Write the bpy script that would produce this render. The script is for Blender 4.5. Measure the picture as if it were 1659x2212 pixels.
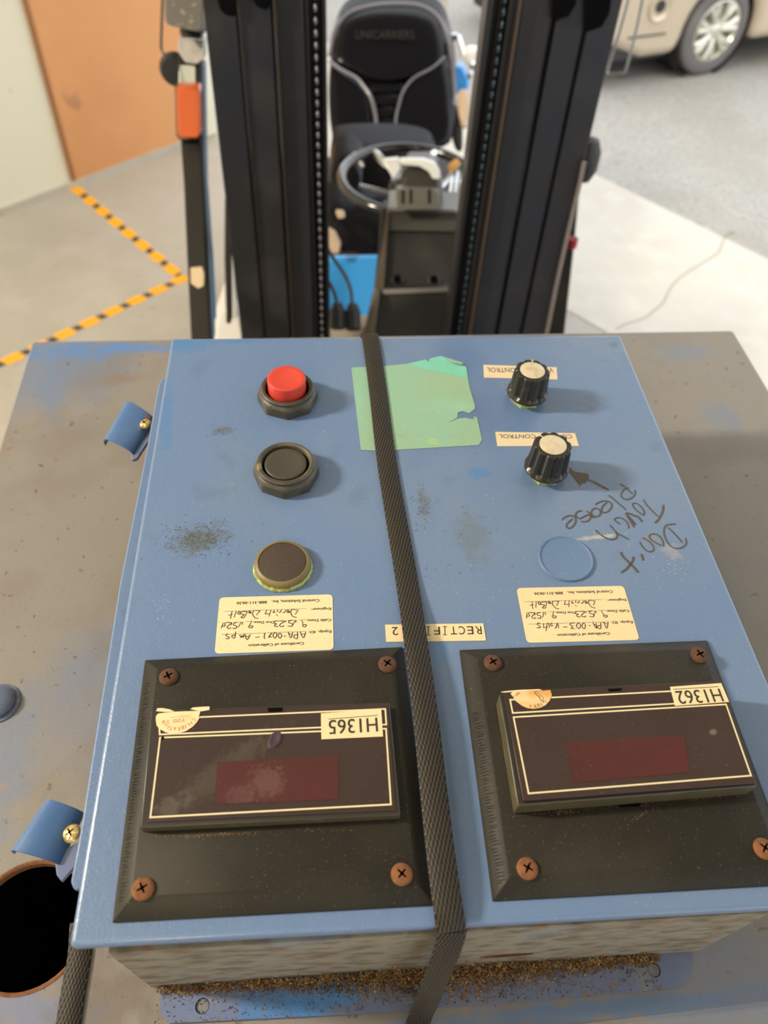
import bpy, bmesh, math, random
from mathutils import Vector, Matrix
from mathutils.geometry import tessellate_polygon
R = math.radians
for o in list(bpy.data.objects): bpy.data.objects.remove(o)
scn = bpy.context.scene
COL = scn.collection
random.seed(7)

# ------------------------------------------------------------------ camera
# "panel frame": x right, y away from the viewer, z up from the lid of the enclosure, metres
ALPHA = R(2.0)                                   # the lid slopes 2 degrees towards the viewer
ZP = 1.477
T = Matrix.Translation((0, 0, ZP)) @ Matrix.Rotation(ALPHA, 4, 'X')
FPX = 1650.8
CR = Vector((0.99725607, -0.0621763, 0.04017996))
CD = Vector((-0.02267847, -0.77325257, -0.63369247))
CF = Vector((0.07046991, 0.63104245, -0.77254088))
CP = Vector((0.1329, -0.0799, 0.4245))
cam = bpy.data.cameras.new('camera'); camo = bpy.data.objects.new('camera', cam); COL.objects.link(camo)
cam.sensor_fit = 'VERTICAL'; cam.sensor_height = 24.0; cam.sensor_width = 18.0
cam.lens = FPX / 2212 * 24.0
cam.clip_start = .01; cam.clip_end = 200
cam.dof.use_dof = True; cam.dof.focus_distance = 0.50; cam.dof.aperture_fstop = cam.lens / 4.0
M3 = Matrix((CR, -CD, -CF)).transposed().to_4x4()
camo.matrix_world = T @ Matrix.Translation(CP) @ M3
scn.camera = camo

# ------------------------------------------------------------------ world, lights, exposure
w = bpy.data.worlds.new('World'); scn.world = w; w.use_nodes = True
nt = w.node_tree; bg = nt.nodes['Background']
tc = nt.nodes.new('ShaderNodeTexCoord'); sep = nt.nodes.new('ShaderNodeSeparateXYZ')
ramp = nt.nodes.new('ShaderNodeValToRGB')
nt.links.new(tc.outputs['Generated'], sep.inputs[0]); nt.links.new(sep.outputs['Z'], ramp.inputs[0])
ramp.color_ramp.elements[0].position = 0.0; ramp.color_ramp.elements[0].color = (.80, .84, .88, 1)
ramp.color_ramp.elements[1].position = 0.9; ramp.color_ramp.elements[1].color = (1.0, 1.03, 1.08, 1)
nt.links.new(ramp.outputs[0], bg.inputs['Color']); bg.inputs['Strength'].default_value = 2.35
def area(name, loc, target, sx, sy, power, col):
    l = bpy.data.lights.new(name, 'AREA'); l.shape = 'RECTANGLE'; l.size = sx; l.size_y = sy
    l.energy = power; l.color = col
    o = bpy.data.objects.new(name, l); COL.objects.link(o); o.location = loc
    o.rotation_euler = (Vector(target) - Vector(loc)).to_track_quat('-Z', 'Y').to_euler()
    return o
area('ceiling_lamp_left', (-3.0, .55, 3.45), (.1, .25, 1.5), .26, .5, 215, (1.0, .86, .68))
area('ceiling_lamp_back', (-1.0, -2.4, 3.8), (0.0, 0, 1.3), .4, 1.4, 48, (1.0, .78, .52))
scn.view_settings.view_transform = 'Standard'; scn.view_settings.look = 'None'
scn.view_settings.gamma = 1; scn.view_settings.use_curve_mapping = False
scn.view_settings.exposure = 0.0

# ------------------------------------------------------------------ helpers
def prot(v):
    return T.to_3x3() @ v
def ray(px, py):
    return CR * ((px - 829.5) / FPX) + CD * ((py - 1106) / FPX) + CF
def U(px, py, z=0.0):                            # photo point on the panel-frame plane z
    d = ray(px, py); s = (z - CP.z) / d.z; return CP + d * s
def Uy(px, py, y=0.0):
    d = ray(px, py); s = (y - CP.y) / d.y; return CP + d * s
CW = T @ CP
def G(px, py, z=0.0):                            # photo point on the world plane z
    d = prot(ray(px, py)); s = (z - CW.z) / d.z; return CW + d * s
def D(px, py, dep):                              # photo point at a depth
    return CW + prot(ray(px, py)) * dep
def WY(px, py, y):
    d = prot(ray(px, py)); s = (y - CW.y) / d.y; return CW + d * s

class MB:
    def __init__(s): s.v = []; s.f = []; s.m = []; s.uv = None
    def add(s, vs, fs, mi=0):
        b = len(s.v); s.v += [Vector(p) for p in vs]
        for f in fs: s.f.append(tuple(b + i for i in f)); s.m.append(mi)
        return s
    def box(s, c, d, rot=None, mi=0):
        hx, hy, hz = d[0]/2, d[1]/2, d[2]/2
        vs = [Vector((x*hx, y*hy, z*hz)) for x in (-1, 1) for y in (-1, 1) for z in (-1, 1)]
        if rot is not None: vs = [rot @ p for p in vs]
        vs = [p + Vector(c) for p in vs]
        return s.add(vs, [(0,1,3,2),(4,6,7,5),(0,4,5,1),(2,3,7,6),(0,2,6,4),(1,5,7,3)], mi)
    def prism(s, poly, z0, z1, mi=0, mside=None, tr=None):
        n = len(poly)
        a = sum(poly[i][0]*poly[(i+1)%n][1] - poly[(i+1)%n][0]*poly[i][1] for i in range(n))
        if a < 0: poly = list(reversed(poly))
        vs = [Vector((p[0], p[1], z0)) for p in poly] + [Vector((p[0], p[1], z1)) for p in poly]
        if tr is not None: vs = [tr @ p for p in vs]
        s.add(vs, [tuple(range(n-1, -1, -1)), tuple(range(n, 2*n))], mi)
        b = len(s.v) - 2*n
        for i in range(n):
            j = (i+1) % n; s.f.append((b+i, b+j, b+n+j, b+n+i)); s.m.append(mi if mside is None else mside)
        return s
    def loft(s, rings, mi=0, cap0=True, cap1=True, closed=True):
        n = len(rings[0]); b = len(s.v)
        for r in rings: s.v += [Vector(p) for p in r]
        for k in range(len(rings)-1):
            for i in range(n if closed else n-1):
                j = (i+1) % n
                s.f.append((b+k*n+i, b+k*n+j, b+(k+1)*n+j, b+(k+1)*n+i)); s.m.append(mi)
        if cap0: s.f.append(tuple(b+i for i in range(n-1, -1, -1))); s.m.append(mi)
        if cap1: s.f.append(tuple(b+(len(rings)-1)*n+i for i in range(n))); s.m.append(mi)
        return s
    def lathe(s, prof, n=32, c=(0,0,0), rot=None, mi=0, cap0=True, cap1=True, wob=0, ph=0):
        rings = []
        for r, z in prof:
            ring = []
            for i in range(n):
                a = 2*math.pi*i/n + ph
                rr = r * (1 + (random.uniform(-wob, wob) if wob else 0))
                p = Vector((rr*math.cos(a), rr*math.sin(a), z))
                if rot is not None: p = rot @ p
                ring.append(p + Vector(c))
            rings.append(ring)
        return s.loft(rings, mi, cap0, cap1)
    def tube(s, path, r, n=8, mi=0, closed=False):
        path = [Vector(p) for p in path]; rings = []
        up = Vector((0.13, 0.21, 0.97))
        for i, p in enumerate(path):
            if closed: t = path[(i+1) % len(path)] - path[i-1]
            else: t = path[min(i+1, len(path)-1)] - path[max(i-1, 0)]
            t.normalize(); a = t.cross(up)
            if a.length < .1: a = t.cross(Vector((1, 0, 0)))
            a.normalize(); b_ = t.cross(a); rr = r[i] if isinstance(r, (list, tuple)) else r
            rings.append([p + (a*math.cos(2*math.pi*k/n) + b_*math.sin(2*math.pi*k/n))*rr for k in range(n)])
        if closed:
            rings.append(rings[0]); return s.loft(rings, mi, False, False)
        return s.loft(rings, mi)
    def obj(s, name, mats, parent=None, smooth=False, bevel=0, seg=2, label=None, cat=None, group=None, kind=None, angle=35):
        me = bpy.data.meshes.new(name); me.from_pydata([tuple(p) for p in s.v], [], s.f)
        if not isinstance(mats, (list, tuple)): mats = [mats]
        for m in mats: me.materials.append(m)
        for i, p in enumerate(me.polygons): p.material_index = s.m[i]
        bm = bmesh.new(); bm.from_mesh(me); bmesh.ops.recalc_face_normals(bm, faces=bm.faces)
        bm.to_mesh(me); bm.free()
        if s.uv:
            ul = me.uv_layers.new(name='UVMap')
            for lp in me.loops: ul.data[lp.index].uv = s.uv[lp.vertex_index]
        o = bpy.data.objects.new(name, me); COL.objects.link(o)
        if smooth:
            me.polygons.foreach_set('use_smooth', [True]*len(me.polygons))
            me.set_sharp_from_angle(angle=R(angle))
        if bevel:
            bv = o.modifiers.new('bevel', 'BEVEL'); bv.width = bevel; bv.segments = seg
            bv.limit_method = 'ANGLE'; bv.angle_limit = R(30); bv.harden_normals = False
            me.polygons.foreach_set('use_smooth', [True]*len(me.polygons)); me.set_sharp_from_angle(angle=R(40))
        if parent is not None: o.parent = parent
        tag(o, label, cat, group, kind)
        return o
def tag(o, label=None, cat=None, group=None, kind=None):
    for k, v_ in (('label', label), ('category', cat), ('group', group), ('kind', kind)):
        if v_: o[k] = v_
    return o
def empty(name, label, cat, mw=None, group=None, loc=None):
    o = bpy.data.objects.new(name, None); COL.objects.link(o); o.empty_display_size = .05
    if mw is not None: o.matrix_world = mw
    if loc is not None: o.location = loc
    return tag(o, label, cat, group)
def inset(poly, d):                              # convex polygon (x,y) inset by d
    n = len(poly); a = sum(poly[i][0]*poly[(i+1)%n][1]-poly[(i+1)%n][0]*poly[i][1] for i in range(n))
    sg = 1 if a > 0 else -1; L = []
    for i in range(n):
        p, q = Vector(poly[i][:2]), Vector(poly[(i+1)%n][:2]); t = (q-p).normalized()
        nn = Vector((-t.y, t.x))*sg; L.append((p+nn*d, t))
    out = []
    for i in range(n):
        p, t = L[i-1]; q, u = L[i]
        den = t.x*u.y - t.y*u.x
        k = ((q.x-p.x)*u.y - (q.y-p.y)*u.x)/den; out.append(p + t*k)
    return out
def smoothpath(pts, k=5):
    pts = [Vector(p) for p in pts]
    if len(pts) < 3: return pts
    out = []
    for i in range(len(pts)-1):
        p0 = pts[max(i-1, 0)]; p1 = pts[i]; p2 = pts[i+1]; p3 = pts[min(i+2, len(pts)-1)]
        for j in range(k):
            t = j/k
            out.append(.5*((2*p1) + (p2-p0)*t + (2*p0-5*p1+4*p2-p3)*t*t + (3*p1-p0-3*p2+p3)*t**3))
    out.append(pts[-1]); return out
def roundrect(c, r, k=5):                        # c: 4 corners (ordered); rounded corners
    out = []; n = len(c)
    for i in range(n):
        p = Vector(c[i][:2]); a = (Vector(c[i-1][:2])-p).normalized(); b = (Vector(c[(i+1)%n][:2])-p).normalized()
        A = p+a*r; B = p+b*r
        for j in range(k+1):
            t = j/k; out.append(A*(1-t)**2 + p*2*t*(1-t) + B*t*t)
    return out
_gc = {}
def glyph(st):
    if st in _gc: return _gc[st]
    cu = bpy.data.curves.new('t', 'FONT'); cu.body = st; cu.size = 1; cu.resolution_u = 3
    o = bpy.data.objects.new('t', cu); COL.objects.link(o)
    dg = bpy.context.evaluated_depsgraph_get(); dg.update(); ev = o.evaluated_get(dg)
    me = bpy.data.meshes.new_from_object(ev)
    vs = [(v_.co.x, v_.co.y) for v_ in me.vertices]; fs = [tuple(p.vertices) for p in me.polygons]
    bpy.data.objects.remove(o); bpy.data.curves.remove(cu); bpy.data.meshes.remove(me)
    _gc[st] = (vs, fs); return vs, fs
def text(mb, st, A, B, h, z, mi=1, stretch=1.0):
    """flat lettering: baseline from A to B (panel x,y), cap height h, at height z"""
    vs, fs = glyph(st)
    if not vs: return
    x0 = min(v_[0] for v_ in vs); x1 = max(v_[0] for v_ in vs)
    A = Vector(A[:2]); B = Vector(B[:2]); t = (B-A); L = t.length; t.normalize(); n_ = Vector((-t.y, t.x))
    sx = L/(x1-x0); sy = h/0.70
    out = [(A + t*(v_[0]-x0)*sx + n_*v_[1]*sy) for v_ in vs]
    mb.add([(p.x, p.y, z) for p in out], fs, mi)
def stroke(mb, pts, wd, z, mi=1, k=4):
    pts = smoothpath([Vector((p[0], p[1], 0)) for p in pts], k)
    t0 = (pts[0]-pts[1]).normalized(); t1 = (pts[-1]-pts[-2]).normalized()
    L = []; Rr = []
    for i, p in enumerate(pts):
        t = (pts[min(i+1, len(pts)-1)] - pts[max(i-1, 0)]).normalized(); n_ = Vector((-t.y, t.x, 0))
        hw = wd/2*(.8 if i in (0, len(pts)-1) else 1)
        L.append(p+n_*hw); Rr.append(p-n_*hw)
    vs = [(p.x, p.y, z) for p in L] + [(p.x, p.y, z) for p in Rr]; n = len(L)
    mb.add(vs, [(i, i+1, n+i+1, n+i) for i in range(n-1)], mi)

# ------------------------------------------------------------------ materials
def mat(name, col, rough=.5, metal=0, layers=(), bump=None, coat=0, spec=None, emit=None, rlayers=(), trans=0, aniso=None):
    """layers: (color, scale, lo, hi, amount[, detail, stretch]) noise-mixed over the base"""
    m = bpy.data.materials.new(name); m.use_nodes = True; nt = m.node_tree; b = nt.nodes['Principled BSDF']
    b.inputs['Roughness'].default_value = rough; b.inputs['Metallic'].default_value = metal
    if coat: b.inputs['Coat Weight'].default_value = coat; b.inputs['Coat Roughness'].default_value = .15
    if spec is not None: b.inputs['Specular IOR Level'].default_value = spec
    if trans: b.inputs['Transmission Weight'].default_value = trans
    tc = nt.nodes.new('ShaderNodeTexCoord')
    cur = None
    def noise(scale, detail=3, stretch=None, off=0):
        mp = nt.nodes.new('ShaderNodeMapping'); nt.links.new(tc.outputs['Object'], mp.inputs[0])
        mp.inputs['Location'].default_value = (off*1.7, off*.9, off*.3)
        if stretch: mp.inputs['Scale'].default_value = stretch
        n = nt.nodes.new('ShaderNodeTexNoise'); n.inputs['Scale'].default_value = scale
        n.inputs['Detail'].default_value = detail; nt.links.new(mp.outputs[0], n.inputs['Vector']); return n
    b.inputs['Base Color'].default_value = (*col, 1)
    for i, L in enumerate(layers):
        c, sc, lo, hi, am = L[:5]; det = L[5] if len(L) > 5 else 3; st = L[6] if len(L) > 6 else None
        n = noise(sc, det, st, i*3.1+1)
        mr = nt.nodes.new('ShaderNodeMapRange'); mr.inputs['From Min'].default_value = lo; mr.inputs['From Max'].default_value = hi
        mr.inputs['To Max'].default_value = am; nt.links.new(n.outputs['Fac'], mr.inputs['Value'])
        mx = nt.nodes.new('ShaderNodeMix'); mx.data_type = 'RGBA'
        nt.links.new(mr.outputs[0], mx.inputs['Factor'])
        if cur is None: mx.inputs['A'].default_value = (*col, 1)
        else: nt.links.new(cur, mx.inputs['A'])
        mx.inputs['B'].default_value = (*c, 1); cur = mx.outputs['Result']
    if cur is not None: nt.links.new(cur, b.inputs['Base Color'])
    if bump:
        hgt = None
        bs = bump if isinstance(bump, list) else [bump]
        prev = None
        for (sc, stg, dist) in bs:
            n = noise(sc, 3, None, sc*.01)
            bn = nt.nodes.new('ShaderNodeBump'); bn.inputs['Strength'].default_value = stg; bn.inputs['Distance'].default_value = dist
            nt.links.new(n.outputs['Fac'], bn.inputs['Height'])
            if prev: nt.links.new(prev, bn.inputs['Normal'])
            prev = bn.outputs[0]
        nt.links.new(prev, b.inputs['Normal'])
    if emit: b.inputs['Emission Color'].default_value = (*emit, 1); b.inputs['Emission Strength'].default_value = 1
    return m
def spots(m, L, nscale=120):
    """stains with a place of their own: (photo x, photo y, plane z, half length, half width, angle, colour, amount)"""
    nt = m.node_tree; b = nt.nodes['Principled BSDF']
    cur = b.inputs['Base Color'].links[0].from_socket if b.inputs['Base Color'].links else None
    tc = [n for n in nt.nodes if n.type == 'TEX_COORD'][0]
    nz = nt.nodes.new('ShaderNodeTexNoise'); nz.inputs['Scale'].default_value = nscale; nz.inputs['Detail'].default_value = 6
    nt.links.new(tc.outputs['Object'], nz.inputs['Vector'])
    for (x, y, z, rx, ry, an, c, am) in L:
        p = U(x, y, z) if not isinstance(x, Vector) else x
        mp = nt.nodes.new('ShaderNodeMapping'); mp.vector_type = 'TEXTURE'
        mp.inputs['Location'].default_value = (p.x, p.y, 0); mp.inputs['Rotation'].default_value = (0, 0, an); mp.inputs['Scale'].default_value = (rx, ry, 1)
        nt.links.new(tc.outputs['Object'], mp.inputs[0])
        sp = nt.nodes.new('ShaderNodeSeparateXYZ'); nt.links.new(mp.outputs[0], sp.inputs[0])
        cb = nt.nodes.new('ShaderNodeCombineXYZ'); nt.links.new(sp.outputs[0], cb.inputs[0]); nt.links.new(sp.outputs[1], cb.inputs[1])
        ln_ = nt.nodes.new('ShaderNodeVectorMath'); ln_.operation = 'LENGTH'; nt.links.new(cb.outputs[0], ln_.inputs[0])
        a1 = nt.nodes.new('ShaderNodeMath'); a1.operation = 'SUBTRACT'; nt.links.new(nz.outputs['Fac'], a1.inputs[0]); 
        h = nt.nodes.new('ShaderNodeMath'); h.operation = 'MULTIPLY'; h.inputs[1].default_value = .55; nt.links.new(ln_.outputs['Value'], h.inputs[0]); nt.links.new(h.outputs[0], a1.inputs[1])
        mr = nt.nodes.new('ShaderNodeMapRange'); mr.inputs['From Min'].default_value = -.02; mr.inputs['From Max'].default_value = .30; mr.inputs['To Max'].default_value = am
        nt.links.new(a1.outputs[0], mr.inputs['Value'])
        mx = nt.nodes.new('ShaderNodeMix'); mx.data_type = 'RGBA'; nt.links.new(mr.outputs[0], mx.inputs['Factor'])
        if cur is None: mx.inputs['A'].default_value = b.inputs['Base Color'].default_value
        else: nt.links.new(cur, mx.inputs['A'])
        mx.inputs['B'].default_value = (*c, 1); cur = mx.outputs['Result']
    nt.links.new(cur, b.inputs['Base Color'])
def _n(m): return m.node_tree.nodes
BLUE = (.108, .183, .342)
m_blue = mat('blue_paint', BLUE, .36, layers=[((.16, .215, .31), 9, .45, .75, .45), ((.07, .11, .17), 30, .60, .74, .35, 6),
        ((.42, .45, .48), 620, .70, .76, .5, 2), ((.05, .10, .26), 5, .62, .72, .5)], bump=[(700, .45, .0005), (160, .25, .0010)], spec=.5, coat=.35)
m_blue2 = mat('blue_paint_bright', (.05, .125, .30), .33, layers=[((.25, .10, .04), 90, .68, .72, .9, 4), ((.13, .22, .42), 20, .5, .7, .4)], bump=(300, .1, .0005))
m_base = mat('dusty_grey_blue_paint', (.200, .188, .175), .45, layers=[((.105, .16, .28), 4.5, .54, .70, .75, 5), ((.15, .128, .115), 14, .5, .7, .5), ((.10, .075, .05), 130, .67, .72, .8, 3),
        ((.34, .17, .08), 45, .70, .76, .55, 4), ((.06, .055, .05), 260, .70, .74, .6)], bump=[(500, .2, .0005), (120, .15, .0008)])
m_wall = mat('grimy_grey_paint', (.215, .20, .165), .6, layers=[((.085, .065, .04), 60, .45, .66, .8, 8, (1, 1, 1.7)), ((.20, .085, .03), 70, .56, .68, .7, 6, (1, 1, 1.8)), ((.28, .28, .27), 120, .66, .72, .5, 4, (1, 1, 4)), ((.16, .24, .37), 9, .62, .72, .4)], bump=(180, .5, .001))
HB = (.055, .17, .40)
spots(m_blue, [(1035,1022,0,.011,.009,0,HB,.7), (395,745,0,.030,.014,0,HB,.75), (360,900,0,.008,.05,.1,HB,.6), (480,738,0,.05,.004,0,HB,.6),
    (430,1165,0,.026,.014,.3,(.085,.10,.095),.75), (482,930,0,.012,.006,0,(.085,.10,.10),.55), (1020,1160,0,.016,.03,0,(.10,.12,.12),.4), (915,1085,0,.006,.02,0,(.10,.10,.07),.5),
    (1290,1160,0,.022,.0025,.1,(.42,.42,.40),.7), (1410,1165,0,.008,.006,0,(.20,.20,.19),.5), (1452,1190,0,.009,.008,0,(.30,.30,.30),.5), (945,1400,0,.006,.02,0,HB,.5), (1325,745,0,.006,.005,0,(.05,.08,.13),.5),
    (U(940,1560),0,0,.008,.03,0,(.095,.15,.27),.5)])
spots(m_base, [(150,760,-.12,.07,.02,0,(.08,.17,.38),.8), (290,752,-.12,.06,.012,0,(.08,.18,.42),.8), (110,850,-.12,.02,.05,.2,(.12,.17,.27),.7), (10,1640,-.12,.03,.07,0,(.13,.17,.26),.6),
    (1480,760,-.12,.05,.02,0,(.14,.18,.26),.6), (1560,900,-.12,.03,.03,0,(.14,.18,.26),.6), (260,820,-.12,.03,.01,0,(.20,.12,.08),.45), (80,2190,-.12,.04,.02,0,(.13,.17,.30),.7),
    (240,2160,-.12,.04,.03,0,(.11,.09,.07),.6), (1400,2170,-.12,.20,.008,.02,(.09,.17,.33),.8), (1600,2100,-.12,.06,.03,0,(.16,.18,.23),.6)], 60)
# rust climbs from the foot of the wall
nt = m_wall.node_tree; b = nt.nodes['Principled BSDF']; lk = b.inputs['Base Color'].links[0].from_socket
tcn = [n for n in nt.nodes if n.type == 'TEX_COORD'][0]; sp = nt.nodes.new('ShaderNodeSeparateXYZ'); nt.links.new(tcn.outputs['Object'], sp.inputs[0])
mr = nt.nodes.new('ShaderNodeMapRange'); mr.inputs['From Min'].default_value = -.035; mr.inputs['From Max'].default_value = -.105; mr.inputs['To Max'].default_value = .72
nz = nt.nodes.new('ShaderNodeTexNoise'); nz.inputs['Scale'].default_value = 45; nz.inputs['Detail'].default_value = 6; nt.links.new(tcn.outputs['Object'], nz.inputs['Vector'])
ad = nt.nodes.new('ShaderNodeMath'); ad.operation = 'ADD'; nt.links.new(mr.outputs[0], ad.inputs[0]); nt.links.new(nz.outputs['Fac'], ad.inputs[1])
m2 = nt.nodes.new('ShaderNodeMapRange'); m2.inputs['From Min'].default_value = .75; m2.inputs['From Max'].default_value = 1.05; nt.links.new(ad.outputs[0], m2.inputs['Value'])
mx = nt.nodes.new('ShaderNodeMix'); mx.data_type = 'RGBA'; nt.links.new(m2.outputs[0], mx.inputs['Factor']); nt.links.new(lk, mx.inputs['A']); mx.inputs['B'].default_value = (.17, .085, .03, 1)
nt.links.new(mx.outputs['Result'], b.inputs['Base Color'])
m_plate = mat('blue_foot_paint', (.12, .16, .29), .38, layers=[((.05, .17, .42), 7, .62, .68, .8), ((.22, .22, .22), 40, .55, .7, .5, 5), ((.22, .12, .06), 200, .67, .71, .9)], bump=(400, .2, .0005))
spots(m_plate, [(700,2160,-.118,.03,.012,.3,(.05,.20,.52),.9)], 60)
m_rust = mat('rust', (.20, .078, .028), .9, layers=[((.12, .05, .025), 300, .45, .65, .8)], bump=(1500, .6, .0008))
m_rustdark = mat('dark_rust', (.095, .038, .018), .9, layers=[((.05, .025, .015), 300, .45, .65, .8)], bump=(1500, .5, .0006))
m_crud = mat('rust_flakes', (.20, .11, .035), .9, layers=[((.38, .24, .09), 150, .5, .62, .8), ((.07, .035, .015), 90, .52, .66, .8)])
m_black = mat('black_void', (.003, .003, .004), .9, spec=.05)  # near-black that puts the shade of holes, slots and recesses into colour
m_bezel = mat('dusty_black_plastic', (.020, .0185, .0145), .48, layers=[((.15, .135, .10), 900, .66, .74, .5, 2), ((.045, .04, .03), 12, .45, .7, .5)], bump=[(1200, .2, .0003)], spec=.15)
m_house = mat('meter_housing_plastic', (.022, .02, .016), .4, layers=[((.11, .10, .075), 800, .66, .74, .5, 2)])
m_house2 = mat('meter_housing_side', (.07, .06, .032), .5, layers=[((.2, .16, .07), 60, .55, .7, .5)])
m_face = mat('smoked_maroon_acrylic', (.030, .017, .015), .30, layers=[((.22, .17, .13), 950, .68, .75, .5, 2), ((.05, .03, .027), 9, .5, .75, .5)])
spots(m_face, [(480,1665,.0157,.050,.010,.65,(.075,.065,.052),.42), (590,1690,.0157,.012,.012,0,(.16,.10,.09),.25), (370,1740,.0157,.012,.006,.4,(.10,.09,.075),.4), (1540,1580,.0228,.003,.002,.5,(.22,.20,.17),.5)], 260)
m_disp = mat('red_display_filter', (.052, .0125, .0125), .3, layers=[((.26, .18, .13), 950, .68, .75, .5, 2), ((.08, .012, .015), 14, .4, .7, .6)])
spots(m_disp, [(575,1690,.0157,.013,.012,.6,(.20,.13,.11),.24), (520,1720,.0157,.010,.008,0,(.10,.05,.05),.5)], 400)
m_line = mat('cream_print', (.66, .58, .37), .5)
m_label = mat('cream_label', (.70, .575, .35), .55, layers=[((.45, .33, .14), 700, .62, .70, .5, 2), ((.64, .50, .27), 12, .5, .7, .5)])
m_label_dull = mat('aged_label', (.62, .52, .36), .5, layers=[((.42, .33, .2), 500, .6, .7, .4)])
m_stain = mat('stained_sticker', (.70, .57, .33), .5, layers=[((.55, .26, .04), 30, .46, .60, .85, 5), ((.25, .11, .03), 120, .64, .70, .7, 4)])
m_ink = mat('black_ink', (.022, .02, .02), .5)
m_inkb = mat('black_print', (.035, .033, .035), .5)
m_redink = mat('red_print', (.50, .13, .05), .5)
m_marker = mat('brown_marker', (.070, .058, .047), .38, layers=[((.12, .14, .18), 60, .6, .7, .5)])
m_red = mat('red_plastic', (.53, .05, .034), .38, layers=[((.50, .08, .05), 60, .5, .7, .3)], spec=.4, bump=(900, .15, .0003))
m_blk = mat('black_bakelite', (.014, .013, .011), .32, layers=[((.09, .075, .05), 120, .58, .72, .5)], spec=.5)
m_nut = mat('dusty_black_nut', (.048, .044, .034), .42, layers=[((.13, .115, .08), 60, .5, .72, .6), ((.35, .28, .10), 45, .70, .74, .5)], bump=(600, .15, .0004))
m_cap = mat('grey_black_cap', (.045, .041, .032), .45, layers=[((.22, .20, .17), 900, .68, .75, .5, 2)])
m_brown = mat('speckled_brown_disc', (.042, .028, .02), .6, layers=[((.2, .15, .11), 800, .64, .72, .5, 2)], bump=(1500, .4, .0003))
m_olive = mat('olive_plug_rim', (.17, .135, .05), .5, layers=[((.10, .08, .03), 60, .5, .7, .5)])
m_verd = mat('green_corrosion', (.38, .50, .16), .9, layers=[((.25, .22, .06), 260, .45, .6, .8, 3), ((.45, .62, .30), 120, .52, .66, .7)], bump=(1800, .8, .001))
m_alu = mat('dull_cream_metal', (.60, .53, .38), .45, .25, layers=[((.42, .36, .24), 150, .5, .7, .6)], bump=(500, .25, .0005))
m_brass = mat('yellow_zinc_screw', (.75, .58, .26), .28, .9, layers=[((.45, .3, .12), 120, .55, .7, .5)])
m_tape = mat('green_masking_tape', (.215, .385, .285), .55, layers=[((.25, .355, .21), 14, .42, .66, .75), ((.22, .55, .42), 9, .55, .7, .6), ((.33, .5, .3), 300, .6, .7, .3)], bump=[(60, .25, .001), (700, .2, .0003)])
m_tapeteal = mat('fresh_green_tape', (.15, .45, .36), .5, layers=[((.2, .56, .45), 30, .45, .65, .6)], bump=(700, .2, .0003))
m_tapespot = mat('tape_stain', (.27, .41, .21), .6)
m_scuff = mat('bare_scuff', (.44, .42, .38), .5)
# woven strap
m_strap = bpy.data.materials.new('woven_strap'); m_strap.use_nodes = True
nt = m_strap.node_tree; b = nt.nodes['Principled BSDF']; b.inputs['Roughness'].default_value = .55; b.inputs['Specular IOR Level'].default_value = .2
uvn = nt.nodes.new('ShaderNodeUVMap'); sx = nt.nodes.new('ShaderNodeSeparateXYZ'); nt.links.new(uvn.outputs[0], sx.inputs[0])
def mth(op, a, b_, c=None):
    n = nt.nodes.new('ShaderNodeMath'); n.operation = op
    for i, q in enumerate((a, b_, c)):
        if q is None: continue
        if isinstance(q, (int, float)): n.inputs[i].default_value = q
        else: nt.links.new(q, n.inputs[i])
    return n.outputs[0]
def diag(a, bb):
    s_ = mth('ADD', mth('MULTIPLY', sx.outputs['X'], a), mth('MULTIPLY', sx.outputs['Y'], bb))
    f = mth('FRACT', s_, 0); return mth('ABSOLUTE', mth('SUBTRACT', f, .5), 0)
d1 = diag(430, 165); d2 = diag(430, -165); tick = diag(0, 1900)
l1 = mth('LESS_THAN', d1, .07); l2 = mth('LESS_THAN', d2, .04)
tk = mth('LESS_THAN', tick, .33)
lines = mth('MAXIMUM', mth('MULTIPLY', l1, tk), mth('MULTIPLY', mth('MULTIPLY', l2, tk), .55))
mx = nt.nodes.new('ShaderNodeMix'); mx.data_type = 'RGBA'; nt.links.new(lines, mx.inputs['Factor'])
mx.inputs['A'].default_value = (.013, .0115, .010, 1); mx.inputs['B'].default_value = (.145, .125, .095, 1)
nt.links.new(mx.outputs['Result'], b.inputs['Base Color'])
bn = nt.nodes.new('ShaderNodeBump'); bn.inputs['Strength'].default_value = .6; bn.inputs['Distance'].default_value = .0004
nt.links.new(mth('ADD', d1, d2), bn.inputs['Height']); nt.links.new(bn.outputs[0], b.inputs['Normal'])

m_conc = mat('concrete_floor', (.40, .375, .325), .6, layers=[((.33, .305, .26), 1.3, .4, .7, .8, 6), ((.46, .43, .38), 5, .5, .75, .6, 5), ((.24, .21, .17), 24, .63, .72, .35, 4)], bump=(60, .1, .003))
m_apron = mat('daylit_concrete', (.56, .53, .46), .8, layers=[((.50, .46, .38), 2, .4, .7, .7, 5), ((.62, .6, .54), 8, .5, .7, .5)], bump=(60, .2, .003))  # the floor's concrete made paler, daylight put into the colour
m_asph = mat('worn_asphalt', (.37, .355, .32), .8, layers=[((.24, .225, .20), 45, .48, .66, .7, 4), ((.50, .49, .46), 60, .55, .7, .6, 3), ((.27, .25, .2), 1.2, .45, .7, .6)], bump=(90, .4, .006))
m_crack = mat('crack_dirt', (.36, .30, .20), .95)
m_joint = mat('joint_sealant', (.40, .38, .25), .95)
m_white = mat('cream_wall_paint', (.76, .74, .60), .55, layers=[((.66, .60, .40), 2.5, .58, .72, .5), ((.45, .42, .33), 26, .70, .74, .5)])
m_orange = mat('orange_board', (.70, .34, .14), .5, layers=[((.62, .29, .115), 2.2, .42, .68, .8, 5), ((.30, .15, .09), 3.6, .68, .74, .5)])
m_orangeedge = mat('board_edge', (.30, .13, .045), .6)
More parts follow.
